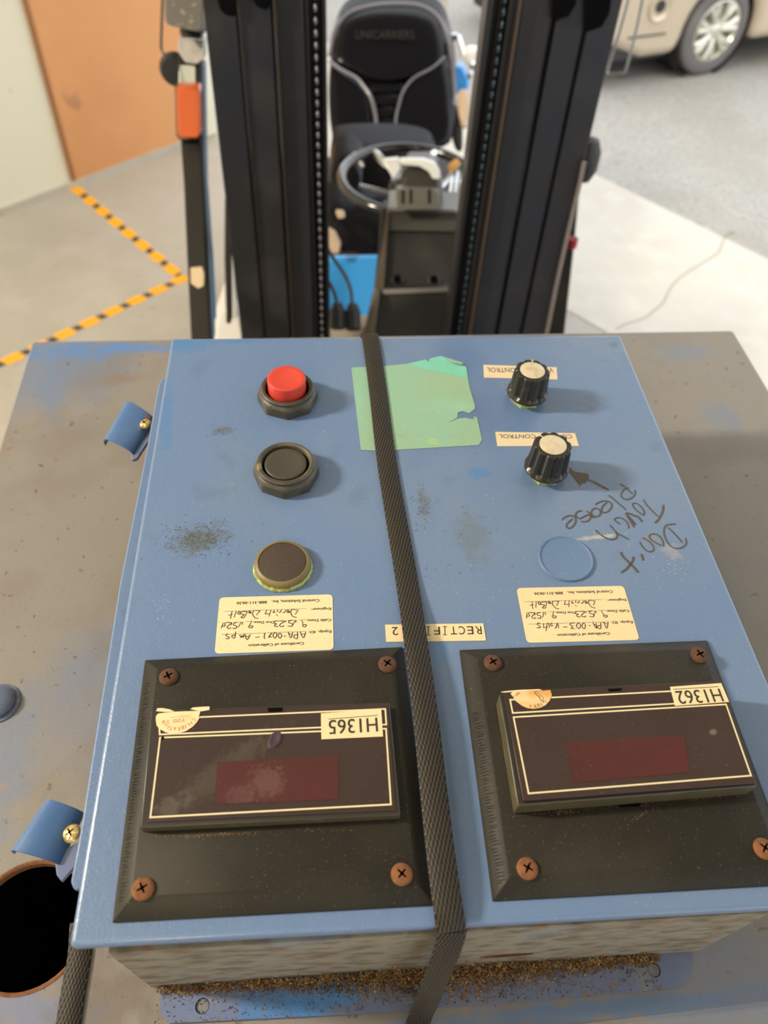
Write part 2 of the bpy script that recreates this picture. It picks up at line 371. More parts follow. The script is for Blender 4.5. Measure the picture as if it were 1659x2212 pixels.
m_trimwall = mat('wall_foot_strip', (.50, .47, .40), .7, layers=[((.36, .33, .28), 8, .5, .7, .6)])
m_ceil = mat('ceiling_paint', (.70, .68, .62), .8)
m_yel = mat('yellow_tape', (.88, .40, .012), .5)
m_blktape = mat('black_tape', (.05, .045, .04), .5)
m_mast = mat('black_mast_steel', (.022, .022, .024), .42, layers=[((.045, .042, .04), 10, .52, .72, .6, 5), ((.016, .020, .036), 3.5, .5, .66, .5)], spec=.28)
m_mastd = mat('dark_channel', (.012, .012, .014), .35)  # darker tone of the channels and the strips set between the rails
m_edge = mat('worn_edge_steel', (.10, .072, .05), .4, .5)
m_steel = mat('bright_chain_steel', (.60, .60, .66), .28, .9)  # brightened to carry the left chain's highlights
m_chaind = mat('oily_chain_steel', (.20, .20, .22), .3, .8)
m_post = mat('dark_olive_post', (.013, .012, .009), .4, spec=.2, layers=[((.025, .023, .018), 6, .5, .7, .5)])
m_peel = mat('bare_cream_patch', (.52, .40, .25), .6)
m_truckblue = mat('truck_blue', (.035, .30, .72), .25, coat=.4)
m_amber = mat('amber_lens', (.47, .075, .005), .22, layers=[((.38, .05, .005), 9, .45, .7, .6)], coat=.5)
m_grey = mat('grey_bracket', (.36, .35, .33), .4, .3, layers=[((.55, .52, .45), 20, .5, .66, .6)])
m_lamp = mat('dark_headlight_body', (.10, .095, .085), .25, layers=[((.35, .3, .2), 60, .60, .68, .6)], coat=.4)
m_rub = mat('black_rubber', (.02, .02, .02), .5)
m_seat = mat('black_vinyl', (.006, .006, .008), .2, spec=.18)
m_pipe = mat('light_piping', (.17, .165, .19), .3, spec=.6)
m_dash = mat('dark_grey_plastic', (.019, .0185, .018), .45, spec=.3, layers=[((.05, .045, .036), 6, .5, .7, .5)])
m_chrome = mat('chrome', (.75, .77, .78), .12, 1)
m_tan = mat('tan_grip', (.50, .38, .26), .45)
m_fend = mat('light_grey_fender', (.55, .54, .52), .5)
m_carp = mat('champagne_car_paint', (.60, .50, .37), .28, .35, coat=.6)
m_card = mat('car_underside', (.03, .028, .027), .7)
m_tire = mat('dusty_tyre', (.14, .125, .12), .8, layers=[((.2, .18, .17), 5, .5, .7, .6)])
m_rim = mat('silver_alloy', (.72, .70, .60), .25, .7)
m_wood = mat('pallet_wood', (.42, .30, .17), .8, layers=[((.3, .2, .1), 8, .45, .7, .6, 4, (1, 6, 6))])

# ------------------------------------------------------------------ setting
CAMX, CAMY = CW.x, CW.y
nf = Vector((.782, .623, 0))                     # outward normal of the facade (door opening)
tf = Vector((.623, -.782, 0))                    # along the facade, to the right
thr = G(1262, 693); dthr = thr.dot(nf)
A0 = G(1262, 365); A1 = G(1659, 560)
ta = (A1-A0).normalized(); 
def lineat(P, t, s): return P + t*s
# indoor floor: camera side of the threshold
def quad(name, pts, mt, kind='structure', z=0, th=.05):
    m = MB(); m.prism([(p[0], p[1]) for p in pts], z-th, z); o = m.obj(name, mt); o['kind'] = kind; return o
P1 = thr - tf*9; P2 = thr + tf*9
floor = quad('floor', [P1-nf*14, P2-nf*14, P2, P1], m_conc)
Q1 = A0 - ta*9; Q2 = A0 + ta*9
apron = quad('trim_1', [P1+nf*.008, P2+nf*.008, Q2, Q1], m_apron); apron['label'] = 'concrete apron outside the doorway, its pale tone standing for daylight'
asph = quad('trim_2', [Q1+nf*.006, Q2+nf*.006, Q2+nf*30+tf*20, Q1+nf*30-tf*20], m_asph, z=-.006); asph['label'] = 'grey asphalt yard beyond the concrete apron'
bed = quad('trim_3', [P1-nf*.05, P2-nf*.05, P2+nf*.06, P1+nf*.06], m_joint, z=-.004); bed['label'] = 'joint between floor and apron'
# crack across the apron
ck = MB()
def gstroke(mb, pts, wd, z=.0008):
    q = [G(*p) for p in pts]; stroke(mb, [(p.x, p.y) for p in q], wd, z, 0, 4)
gstroke(ck, [(1563,516),(1552,545),(1520,567),(1490,585),(1462,606),(1445,628),(1432,655),(1412,672),(1390,688),(1352,700),(1330,712)], .0075)
gstroke(ck, [(1563,516),(1575,500),(1590,505)], .010)
ck.obj('crack', m_crack, apron, kind='stuff')
# wall at the left, running to the door jamb
w0 = G(0, 462); w1 = G(155, 397); w2 = G(385, 316)
tw = (w2-w0).normalized(); nw = Vector((tw.y, -tw.x, 0))       # towards the camera side
def wallpt(px, py):                                            # photo point on the wall plane
    d = prot(ray(px, py)); s = (w0-CW).dot(nw)/d.dot(nw); return CW + d*s
def wbox(name, s0, s1, z0, z1, th, mt, off=0, bevel=0, parent=None):
    m = MB(); c = w0 + tw*((s0+s1)/2) + nw*(off - th/2) + Vector((0, 0, (z0+z1)/2))
    rot = Matrix((tw, -nw, Vector((0, 0, 1)))).transposed()
    m.box(c, (s1-s0, th, z1-z0), rot); return m.obj(name, mt, parent, bevel=bevel)
s1 = (w1-w0).dot(tw); sj = (G(425, 302)-w0).dot(tw)
wl = wbox('wall_left', -9, sj+.02, 0, 3.9, .14, m_white, off=0); wl['kind'] = 'structure'
ob = wbox('orange_board', s1+.004, sj-.01, .03, 2.6, .012, m_orange, off=.0125)
tag(ob, 'orange painted board fixed flat on the cream wall at the left', 'wall panel')
oe = wbox('edge_trim', s1-.012, s1+.004, .02, 2.6, .016, m_orangeedge, off=.017, parent=ob); oe['label'] = 'darker brown edge strip of the board'
bs = wbox('baseboard_left', -9, sj-.01, 0, .03, .02, m_trimwall, off=.02); bs['kind'] = 'structure'
jm = MB(); jc = G(452, 291)
jm.box((jc.x, jc.y, 1.35), (.08, .06, 2.7), Matrix((tw, -nw, Vector((0,0,1)))).transposed())
jamb = jm.obj('trim_4', m_white, bevel=.01); jamb['kind'] = 'structure'; jamb['label'] = 'cream door jamb behind the forklift mast'
# ceiling and unseen walls that close the room
ce = MB(); ce.prism([(p.x, p.y) for p in (P1-nf*14, P2-nf*14, P2-nf*.05, P1-nf*.05)], 3.9, 4.05); ceo = ce.obj('ceiling', m_ceil); ceo['kind'] = 'structure'
bk = MB(); c = thr - nf*7.5; bk.box((c.x, c.y, 1.95), (18, .1, 3.9), Matrix((tf, nf, Vector((0,0,1)))).transposed()); bko = bk.obj('wall_back', m_white); bko['kind'] = 'structure'
hd = MB(); c = thr; hd.box((c.x, c.y, 3.35), (18, .12, 1.1), Matrix((tf, nf, Vector((0,0,1)))).transposed()); hdo = hd.obj('trim_5', m_white); hdo['kind'] = 'structure'; hdo['label'] = 'unseen door header, set low to cut the sky light'  # header out of view, lowered to keep sky light off the lid

# hazard tape on the floor: yellow and black chevrons
def haztape(name, a, b_, n, lab, wd=.054):
    a = G(*a); b_ = G(*b_); a.z = b_.z = 0; t = (b_-a).normalized(); nn = Vector((-t.y, t.x, 0)); L = (b_-a).length; st = L/n
    m = MB()
    wb = wd*.62
    m.add([a+nn*wb/2+Vector((0,0,.0006)), a-nn*wb/2+Vector((0,0,.0006)), b_-nn*wb/2+Vector((0,0,.0006)), b_+nn*wb/2+Vector((0,0,.0006))], [(0,1,2,3)], 1)
    for i in range(n):
        c0 = a + t*(i*st); ln = st*.72; sk = .016
        poly = [c0-t*.004+nn*wd*.30, c0+t*.010-nn*wd/2, c0+t*(ln-.014)-nn*wd/2, c0+t*(ln+.004)-nn*wd*.30, c0+t*(ln-.010)+nn*wd/2, c0+t*.014+nn*wd/2]
        m.add([p+Vector((0,0,.0012)) for p in poly], [(0,1,2,3,4,5)], 0)
    o = m.obj(name, [m_yel, m_blktape]); tag(o, lab, 'floor tape', 'hazard tape on the concrete floor')
haztape('hazard_tape', (160,405), (392,600), 8, 'striped yellow and black floor tape running from the wall corner of the orange board')
haztape('hazard_tape', (405,597), (-10,792), 8, 'striped yellow and black floor tape running to the left edge of the picture')

# ------------------------------------------------------------------ rectifier cabinet (wide base)
ZB = -.12
cab = empty('rectifier_cabinet', 'wide dusty grey-blue steel cabinet under the blue control enclosure', 'cabinet', T @ Matrix.Translation((0, 0, 0)))
def ln(p, q):
    p = Vector(p[:2]); q = Vector(q[:2]); return p, (q-p).normalized()
def xsect(l1, l2):
    p, t = l1; q, u = l2; den = t.x*u.y-t.y*u.x; k = ((q.x-p.x)*u.y-(q.y-p.y)*u.x)/den; return p+t*k
bF = ln(U(75, 741, ZB), U(1580, 717, ZB)); bL = ln(U(75, 741, ZB), U(0, 985, ZB)); bR = ln(U(1580, 717, ZB), U(1659, 850, ZB)); bN = ln(U(1255, 2210, ZB), U(1659, 2161, ZB))
corners = [xsect(bN, bL), xsect(bN, bR), xsect(bF, bR), xsect(bF, bL)]
hc = U(62, 2003, ZB); htop = U(85, 1862, ZB); hbot = U(62, 2147, ZB); hr = (htop.y-hbot.y)/2; hc = Vector((-.062, (htop.y+hbot.y)/2, ZB))
def plate_with_hole(mb, outer, holes, z0, z1, mi_hole=0, tr=None):
    loops = [[Vector((p[0], p[1], 0)) for p in outer]] + [[Vector((p[0], p[1], 0)) for p in h] for h in holes]
    tris = tessellate_polygon(loops); flat = [p for l in loops for p in l]
    f = (lambda p: p) if tr is None else (lambda p: tr @ p)
    n = len(flat); b = len(mb.v)
    mb.v += [f(Vector((p.x, p.y, z1))) for p in flat] + [f(Vector((p.x, p.y, z0))) for p in flat]
    for t_ in tris: mb.f.append(tuple(b+i for i in t_)); mb.m.append(0); mb.f.append(tuple(b+n+i for i in reversed(t_))); mb.m.append(0)
    k = 0
    for li, l in enumerate(loops):
        for i in range(len(l)):
            j = (i+1) % len(l); mb.f.append((b+k+i, b+k+j, b+n+k+j, b+n+k+i)); mb.m.append(0 if li == 0 else mi_hole)
        k += len(l)
circ = [(hc.x+hr*math.cos(2*math.pi*i/48), hc.y+hr*math.sin(2*math.pi*i/48)) for i in range(48)]
m = MB(); plate_with_hole(m, corners, [circ], ZB-.003, ZB, 1)
m.obj('top_panel', [m_base, m_rust], cab)
m = MB()
for a, bb in ((.0, -.0004),):
    ring = [(hr*1.0, ZB+.0004), (hr*1.035, ZB+.0004), (hr*1.02, ZB-.002), (hr*.985, ZB-.006), (hr*.965, ZB-.0062), (hr*.97, ZB-.0005)]
    rings = [[Vector((hc.x+r*math.cos(2*math.pi*i/48), hc.y+r*math.sin(2*math.pi*i/48), z)) for i in range(48)] for r, z in ring]
    m.loft(rings+[rings[0]], 0, False, False)
m.obj('hole_rim', m_rust, cab, smooth=True, label='rusty rim of the round hole')
# body below the top: world-vertical box with the sloping top
Ti = T.inverted(); m = MB()
zb = .17
inn = inset(corners, .004)
top = [Vector((p.x, p.y, ZB-.0035)) for p in inn]
bot = []
for p in top:
    q = T @ p; bot.append(Ti @ Vector((q.x, q.y, zb)))
m.loft([bot, top], 0, True, False)
m.obj('cabinet_body', m_base, cab, bevel=0)
# folded edges of the top
m = MB()
for i in range(4):
    p = corners[i]; q = corners[(i+1) % 4]
    m.tube([Vector((p.x, p.y, ZB-.004)), Vector((q.x, q.y, ZB-.004))], .0042, 10)
m.obj('folded_edge', m_base, cab, smooth=True)
m = MB(); pb = U(-2, 1520, ZB)
m.lathe([(.0155, 0), (.0155, .0012), (.012, .0016), (.0125, .004), (.0105, .0062), (.006, .0075), (.0015, .008)], 28, (pb.x, pb.y, ZB))
m.obj('dome_bolt', mat('bolt_blue', (.09, .12, .2), .3, layers=[((.3, .2, .1), 200, .6, .7, .8)]), cab, smooth=True, label='dark blue dome headed bolt')
# pallet that carries it
pal = empty('wooden_pallet', 'wooden pallet under the grey-blue cabinet', 'pallet', loc=(.22, .3, 0))
for k in range(7):
    m = MB(); m.box((-.42+.14*k, 0, .158), (.11, .8, .02)); m.obj('deck_board', m_wood, pal)
for k in range(3):
    m = MB(); m.box((0, -.34+.34*k, .074), (1.0, .09, .147)); m.obj('stringer', m_wood, pal)

# ------------------------------------------------------------------ control enclosure
enc = empty('control_enclosure', 'blue steel control enclosure with buttons, knobs and two panel meters on its lid', 'control panel', T)
lc = [U(148, 2046), Vector((.4015, .0035, 0)), U(1341, 723), U(370, 730)]
lc[1] = xsect(ln(U(200, 2043), U(1659, 1963)), ln(U(1341, 723), U(1640, 1425))).to_3d()
m = MB(); m.prism([(p.x, p.y) for p in lc], -.009, 0)
m.obj('lid', m_blue, enc, bevel=.0028, seg=4)
WX0, WX1, WY0, WY1 = .019, .3585, -.002, .455
# front wall with an oval slot
wt = Matrix(((1, 0, 0, 0), (0, 0, -1, 0), (0, 1, 0, 0), (0, 0, 0, 1)))     # (x, z) polygon -> wall at y
sc = Uy(1095, 2064, WY0)
slot = [(sc.x + .0165*math.cos(2*math.pi*i/24), sc.z + .0050*math.sin(2*math.pi*i/24)) for i in range(24)]
m = MB(); tr = Matrix.Translation((0, WY0+.0025, 0)) @ wt
plate_with_hole(m, [(WX0, ZB+.001), (WX1, ZB+.001), (WX1, -.0095), (WX0, -.0095)], [slot], 0, .0025, 1, tr)
m.obj('front_wall', [m_wall, m_rust], enc)
m = MB(); m.box((WX0+.001, (WY0+WY1)/2, -.065), (.002, WY1-WY0-.006, .109)); m.box((WX1-.001, (WY0+WY1)/2, -.065), (.002, WY1-WY0-.006, .109)); m.box(((WX0+WX1)/2, WY1-.002, -.065), (WX1-WX0, .002, .109))
m.obj('side_wall', m_wall, enc)
# lip under the lid at the left
zl = -.013
lip = [U(356, 814, zl), U(346, 822, zl), U(341, 834, zl), U(318, 960, zl), U(293, 1088, zl), U(259, 1255, zl), U(215, 1530, zl), U(172, 1800, zl), U(152, 1905, zl), U(159, 1921, zl), U(176, 1921, zl), U(400, 814, zl)]
m = MB(); m.prism([(p.x, p.y) for p in lip], zl-.005, zl)
m.obj('door_lip', m_blue, enc, bevel=.0012)
# foot flange with two holes
zf = ZB+.0025
fl = [U(345, 2146, zf), U(347, 2188, zf), U(366, 2210, zf), U(830, 2187, zf), U(1250, 2153, zf), U(1462, 2133, zf), U(1484, 2122, zf), U(1494, 2100, zf), U(1492, 2052, zf)]
fy = WY0+.001
fl[0].y = fy; fl[-1].y = fy
h1 = U(437, 2173, zf); h2 = U(1413, 2095, zf)
def cpoly(c, r, n=20): return [(c.x+r*math.cos(2*math.pi*i/n), c.y+r*math.sin(2*math.pi*i/n)) for i in range(n)]
m = MB(); plate_with_hole(m, [(p.x, p.y) for p in fl], [cpoly(h1, .0042), cpoly(h2, .0042)], ZB+.0004, zf, 0)
m.obj('foot_flange', m_plate, enc)
for h_, mm in ((h1, m_base), (h2, m_steel)):
    m = MB(); m.lathe([(.0040, ZB+.0002), (.0040, ZB+.0010), (.0036, ZB+.0014)], 16, (h_.x, h_.y, 0)); m.obj('flange_bolt', mat('bolt_grey', (.16, .18, .21), .5), enc)
# rust flakes at the foot of the wall
m = MB()
for i in range(17000):
    t = random.random(); x = WX0+.004 + t*(WX1-WX0-.03)
    dens = .35 + .65*math.exp(-((t-.56)/.27)**2)
    if random.random() > dens: continue
    g = abs(random.gauss(0, 1)); yy = WY0 - .0008 - g*.0060*dens; zz = zf + abs(random.gauss(0, 1))*.0095*dens*math.exp(-g*.6)
    if random.random() < .12: yy = WY0 - random.random()*.02; zz = zf+.0002
    zz = max(zz, zf+.0003)
    s_ = random.uniform(.0004, .0011)
    ps = [Vector((random.uniform(-1,1), random.uniform(-1,1), random.uniform(-1,1))).normalized()*s_*random.uniform(.6, 1.4) + Vector((x, yy, zz)) for _ in range(4)]
    m.add(ps, [(0,1,2),(0,3,1),(0,2,3),(1,3,2)])
m.obj('rust_flakes', m_crud, enc, kind='stuff', label='brown rust flakes along the foot of the front wall')
# lid clamps with screws
def clamp(A, B, C, D_, z0, tabpts, scr, srad):
    a, b_, c, d = [U(p[0], p[1], z0) for p in (A, B, C, D_)]
    th = .0014
    rows = []
    for u, dz, ex in ((-.10, -.009, 0), (-.12, -.006, 0), (-.08, -.003, 0), (0, -.0008, 0), (.12, 0, 0), (.35, -.0004, 0), (.6, -.0016, 0), (.85, -.004, 0), (1.0, -.008, 0)):
        p = a.lerp(d, u); q = b_.lerp(c, u); p.z = q.z = z0+dz+.002; rows.append((p, q))
    mb = MB(); up = Vector((0, 0, -th))
    rings = [[p, q, q+up, p+up] for p, q in rows]; mb.loft(rings)
    part = mb.obj('lid_clamp', [m_blue2], enc, smooth=True, angle=60)
    mb = MB(); tp = [U(p[0], p[1], z0-.006) for p in tabpts]; mb.prism([(p.x, p.y) for p in tp], z0-.009, z0-.006); mb.obj('clamp_tab', m_plate, part, bevel=.0005)
    s_ = U(scr[0], scr[1], z0+.004); mb = MB()
    rt = Matrix.Rotation(R(-14), 3, 'Y')
    phillips(mb, (s_.x, s_.y, z0+.0005), srad, .0034, rot=rt)
    mb.obj('clamp_screw', [m_brass, m_black], part, smooth=True, label='brass coloured cross head screw')
def phillips(mb, c, r, h, rot=None, ang=.6, depthcol=1, dome=True):
    """round head with a real cross recess"""
    n = 32; c = Vector(c); I = rot if rot is not None else Matrix.Identity(3)
    def star(rad, zz, k):                        # cross shaped ring
        out = []
        for i in range(n):
            a = 2*math.pi*i/n + ang; f = abs(math.cos(2*(a-ang)))
            rr = rad*(.30 + .70*f**k); out.append(c + I @ Vector((rr*math.cos(a), rr*math.sin(a), zz)))
        return out
    def circ_(rad, zz): return [c + I @ Vector((rad*math.cos(2*math.pi*i/n+ang), rad*math.sin(2*math.pi*i/n+ang), zz)) for i in range(n)]
    mb.loft([circ_(r*.96, 0), circ_(r, h*.25), circ_(r*.9, h*.62), circ_(r*.72, h*.88), star(r*.56, h, 5)], 0, True, False)
    mb.loft([star(r*.56, h, 5), star(r*.3, h*.3, 5)], depthcol, False, True)
clamp((30, 1838), (104, 1727), (176, 1748), (122, 1862), -.022, [(118,1856), (135,1835), (178,1815), (165,1868), (133,1904), (122,1890)], (153, 1797), .0052)
clamp((228, 950), (276, 868), (334, 897), (286, 972), -.022, [(283,966), (300,945), (326,930), (322,950), (296,990), (285,993)], (313, 911), .0050)

# push buttons
def pushbutton(cx, cy, ph, caph, capr, mcap, lab, dz=.0):
    m = MB(); c = Vector((cx, cy, 0)); n = 8; rO = .0247
    # octagonal nut with chamfer, lathe-like rings of 64 points
    N = 64
    def octr(a, rr): 
        k = ((a-ph) % (math.pi/4)) - math.pi/8; return rr*math.cos(math.pi/8)/math.cos(k)
    def ring(f, z): return [c + Vector((f(2*math.pi*i/N)*math.cos(2*math.pi*i/N), f(2*math.pi*i/N)*math.sin(2*math.pi*i/N), z)) for i in range(N)]
    O = lambda rr: (lambda a: octr(a, rr)); Cc = lambda rr: (lambda a: rr)
    mn = lambda rr, lim: (lambda a: min(octr(a, rr), lim))
    rings = [ring(O(rO), 0), ring(O(rO), .0050), ring(mn(rO, .0243), .0062), ring(mn(rO, .0232), .0080), ring(Cc(.0218), .0096), ring(Cc(.0212), .0102), ring(Cc(.0212), .0125), ring(Cc(.0204), .0134), ring(Cc(.0192), .0136), ring(Cc(.0176), .0128), ring(Cc(.0172), .0115), ring(Cc(.0172), .006)]
    m.loft(rings, 0, False, False)
    m.loft([ring(Cc(.0172), .0062), ring(Cc(.001), .0062)], 1, False, False)
    pb_ = m.obj('push_button', [m_nut, m_black], enc, smooth=True, angle=28, label=lab)
    m = MB(); r = capr
    m.lathe([(r*.99, .006), (r, caph-.0012), (r*.985, caph-.0004), (r*.95, caph), (r*.75, caph-.0007), (r*.45, caph-.0013), (r*.15, caph-.0016), (.0005, caph-.00165)], 48, (cx, cy, 0), cap0=False)
    m.obj('button_cap', mcap, pb_, smooth=True, angle=50, label=('red button cap' if mcap is m_red else 'dark grey button cap'))
b1 = U(630.8, 907.7); b2 = U(622, 1079)
pushbutton(U(622,862).x, b1.y+.0245, R(-88), .0225, .0152, m_red, 'black octagonal nut holding the red push button')
pushbutton(U(619,1022).x, b2.y+.0245, R(-92), .0122, .0155, m_cap, 'black octagonal nut holding the dark flush push button')
# hole plugs
c3 = U(610, 1213, .0065); c3.x += 0
m = MB(); m.lathe([(.0196, 0), (.0199, .0008), (.0190, .0022), (.0186, .0026)], 72, (c3.x, c3.y-.0006, 0), wob=.018, cap1=False)
m.lathe([(.0190, .001), (.0190, .0042), (.0180, .0058), (.0166, .0066), (.0161, .0066), (.0160, .0058)], 56, (c3.x, c3.y, 0), mi=1, cap1=False)
hp = m.obj('hole_plug', [m_verd, m_olive], enc, smooth=True, label='brown hole plug crusted with green corrosion')
m = MB(); m.lathe([(.0159, .0055), (.0158, .0062), (.0150, .0064), (.001, .0064)], 48, (c3.x, c3.y, 0)); m.obj('plug_face', m_brown, hp, smooth=True, label='dark brown speckled plug face')
c4 = U(1222, 1206, .001)
m = MB(); m.lathe([(.0193, -.0002), (.0192, .0010), (.0187, .0018), (.0181, .0018), (.0176, .0010), (.0168, .0008), (.001, .0008)], 64, (c4.x, c4.y, 0))
m.obj('hole_plug', mat('blue_plug', (.105, .178, .325), .26, layers=[((.5, .5, .5), 600, .70, .76, .5)], bump=(900, .2, .0003)), enc, smooth=True, label='flat hole plug painted blue like the lid')

# control knobs
def knob(bx, by, tx, ty, ang, lab):
    c = U(bx, by, .0080); lo, hi = .01, .05
    for _ in range(30):
        mid = (lo+hi)/2
        if U(tx, ty, mid).y > c.y: lo = mid
        else: hi = mid
    H = lo; m = MB(); N = 96
    def ring(fr, z): return [c.xy.to_3d() + Vector((fr(2*math.pi*i/N)*math.cos(2*math.pi*i/N), fr(2*math.pi*i/N)*math.sin(2*math.pi*i/N), z)) for i in range(N)]
    fl_ = lambda r, d: (lambda a: r - d*(.5+.5*math.cos(10*(a-ang)))**2)
    Cc = lambda r: (lambda a: r)
    m.loft([ring(Cc(.0150), .0064), ring(Cc(.0166), .0070), ring(Cc(.0166), .0086), ring(fl_(.0160, .0008), .0098), ring(fl_(.0154, .0020), .0110), ring(fl_(.0142, .0020), H-.0018), ring(fl_(.0138, .0018), H-.0005), ring(fl_(.0130, .0012), H), ring(Cc(.0099), H)], 0, True, True)
    kb = m.obj('control_knob', m_blk, enc, smooth=True, angle=30, label=lab)
    m = MB(); m.lathe([(.0098, H-.001), (.0099, H+.0002), (.0094, H+.0005), (.001, H+.0004)], 40, (c.x, c.y, 0)); m.obj('knob_cap', m_alu, kb, smooth=True, label='round cream metal cap inlay')
    m = MB(); dx, dy = math.cos(ang), math.sin(ang); m.box((c.x+dx*.0113, c.y+dy*.0113, H), (.0034, .0007, .0005), Matrix.Rotation(ang, 3, 'Z')); m.obj('pointer_line', m_label_dull, kb)
    m = MB(); m.lathe([(.0128, 0), (.0128, .0022), (.0118, .0032), (.0100, .0036), (.0095, .0068)], 6, (c.x, c.y, 0)); m.obj('shaft_nut', m_verd, kb, label='corroded yellow-green nut')
knob(1139, 846, 1148, 800, R(80), 'fluted black knob on the label reading VOLTAGE CONTROL')
knob(1180.5, 1008, 1191, 961, R(127), 'fluted black knob on the label reading CURRENT CONTROL')

# strip labels
def pts(L, ox, oy, s, z=0): return [U(ox+x/s, oy+y/s, z) for x, y in L]
def striplabel(q, st, a, b_, h, ox, oy, s, lab, mt):
    m = MB(); P = pts(q, ox, oy, s); m.prism([(p.x, p.y) for p in P], .0, .00035)
    A, B = pts([a, b_], ox, oy, s); H = (pts([(a[0], a[1]+h)], ox, oy, s)[0]-A).length
    text(m, st, A, B, H, .00045)
    m.obj('printed_label', [mt, m_inkb], enc, label=lab)
striplabel([(48,97),(583,115),(590,205),(52,190)], 'VOLTAGE CONTROL', (555,122), (70,118), 33, 1030, 760, 3.3857, 'cream strip label reading VOLTAGE CONTROL', m_label_dull)
striplabel([(135,587),(718,597),(746,690),(150,692)], 'CURRENT CONTROL', (692,608), (160,606), 28, 1030, 760, 3.3857, 'cream strip label reading CURRENT CONTROL', m_label_dull)
m = MB(); s6 = 6.9125; P = pts([(82,138),(1548,118),(1588,375),(98,395)], 820, 1330, s6); m.prism([(p.x, p.y) for p in P], 0, .0004)
for i, ch in enumerate('RECTIFIER 2'):
    if ch == ' ': continue
    xc = 1468 - 123.5*i - (6 if i > 8 else 0); wd = {'I': 62}.get(ch, 92); yb = 162 + i*1.4
    a, b_, h_ = pts([(xc+wd/2, yb), (xc-wd/2, yb), (xc+wd/2, yb+122)], 820, 1330, s6); 
    if ch == 'I':
        hh = (h_-a).length; mid = a.lerp(b_, .5); up = (h_-a).normalized()
        stroke(m, [mid.xy, (mid+up*hh).xy], .0007, .0005, 1, 1); stroke(m, [a.xy, b_.xy], .0006, .0005, 1, 1); stroke(m, [(a+up*hh).xy, (b_+up*hh).xy], .0006, .0005, 1, 1)
    else: text(m, ch, a, b_, (h_-a).length, .0005)
m.obj('printed_label', [m_label, m_ink], enc, label='yellowed strip label reading RECTIFIER 2')

# calibration certificate labels
class Frame:
    def __init__(s, TR, TL, BR): s.o = TR.xy; s.x = (TL-TR).xy.normalized(); s.w = (TL-TR).xy.length; s.y = Vector((-s.x.y, s.x.x)); s.h = (BR-TR).xy.dot(s.y)
    def loc(s, p): d = p.xy-s.o; return (d.dot(s.x)/s.w, d.dot(s.y)/s.h)
    def at(s, u): return s.o + s.x*u[0]*s.w + s.y*u[1]*s.h
s1c = 5.925; q1 = pts([(145,125),(1590,85),(1595,795),(85,855)], 450, 1270, s1c)
q2 = pts([(85,115),(1365,88),(1535,735),(205,768)], 1100, 1250, 5.53)
F1 = Frame(q1[1], q1[0], q1[2]); F2 = Frame(q2[1], q2[0], q2[2])
printed = [('Control Solutions, Inc.', (1418,147), (808,165), 36), ('888-311-0636', (748,170), (362,184), 34), ('Engineer:', (1568,257), (1312,264), 30), ('Calib Date:', (1570,400), (1262,407), 32),
           ('Due Date:', (843,430), (575,432), 30), ('Equip. ID:', (1572,547), (1285,555), 32), ('Certificate of Calibration', (1222,698), (515,727), 34)]
rules = [((1255,268),(200,305)), ((1258,410),(1150,414)), ((1250,560),(170,600)), ((1115,415),(1010,418)), ((560,432),(480,436)), ((430,440),(330,444)), ((280,446),(175,452))]
S2 = 6.38
hand1 = [[(1278,482),(1245,565),(1200,480)],[(1268,515),(1212,512)],[(1165,485),(1163,572),(1130,570),(1112,548),(1130,525),(1165,522)],[(1100,485),(1072,567),(1035,482)],[(1092,522),(1048,505)],[(1005,540),(975,543)],
 [(945,520),(920,500),(898,530),(920,570),(942,550),(945,520)],[(880,505),(850,492),(828,530),(850,568),(875,545),(880,505)],[(815,498),(768,550),(815,550)],[(800,500),(765,565)],[(715,495),(705,560),(718,580)],[(645,550),(580,562)],
 [(515,517),(470,592),(440,512)],[(502,538),(450,548)],[(425,515),(420,560),(402,532),(388,562),(368,520)],[(312,480),(300,562),(270,562),(262,535),(300,525)],[(222,520),(195,512),(178,525),(190,543),(215,550),(222,568),(200,578),(172,572)],
 [(1225,320),(1242,385)],[(1242,385),(1288,385),(1275,410),(1242,408),(1235,385)],[(1150,325),(1137,352)],[(1135,322),(1095,396)],[(1030,402),(1085,406),(1092,370),(1050,360),(1045,332),(1092,326)],[(1005,325),(993,352)],
 [(978,392),(965,408),(932,408),(918,390),(950,360),(985,335),(905,330)],[(897,402),(880,411),(852,404),(850,386),(878,373),(846,362),(850,338),(897,332)],[(535,332),(500,398)],[(500,398),(548,402),(535,425),(500,425),(490,400)],[(412,345),(400,385)],
 [(390,345),(345,425)],[(268,430),(312,436),(325,400),(285,390),(290,360),(332,355)],[(260,355),(250,390)],[(247,420),(235,436),(206,434),(196,416),(225,386),(254,357),(180,353)],[(112,435),(140,365)],[(160,358),(165,402),(122,402)],
 [(1173,185),(1130,245)],[(1085,172),(1072,215),(1100,270),(1152,282)],[(1090,172),(1175,185)],[(1055,205),(1020,200),(1035,180),(1055,215),(1018,215)],[(1005,180),(985,215),(958,212)],[(945,180),(925,212),(905,208)],[(895,180),(885,212)],[(868,240),(890,262)],
 [(850,185),(828,215),(860,212)],[(800,180),(770,272)],[(785,232),(715,236)],[(715,236),(745,180)],[(650,190),(598,252)],[(560,190),(545,235),(580,290),(625,296)],[(565,188),(650,190)],[(525,215),(495,212),(505,190),(525,222),(492,222)],
 [(475,200),(430,288)],[(430,288),(385,285),(430,245),(375,235),(400,205),(475,202)],[(360,200),(340,225),(360,240),(378,218),(360,200)],[(320,200),(290,285)],[(262,200),(240,302)],[(272,240),(210,256)]]
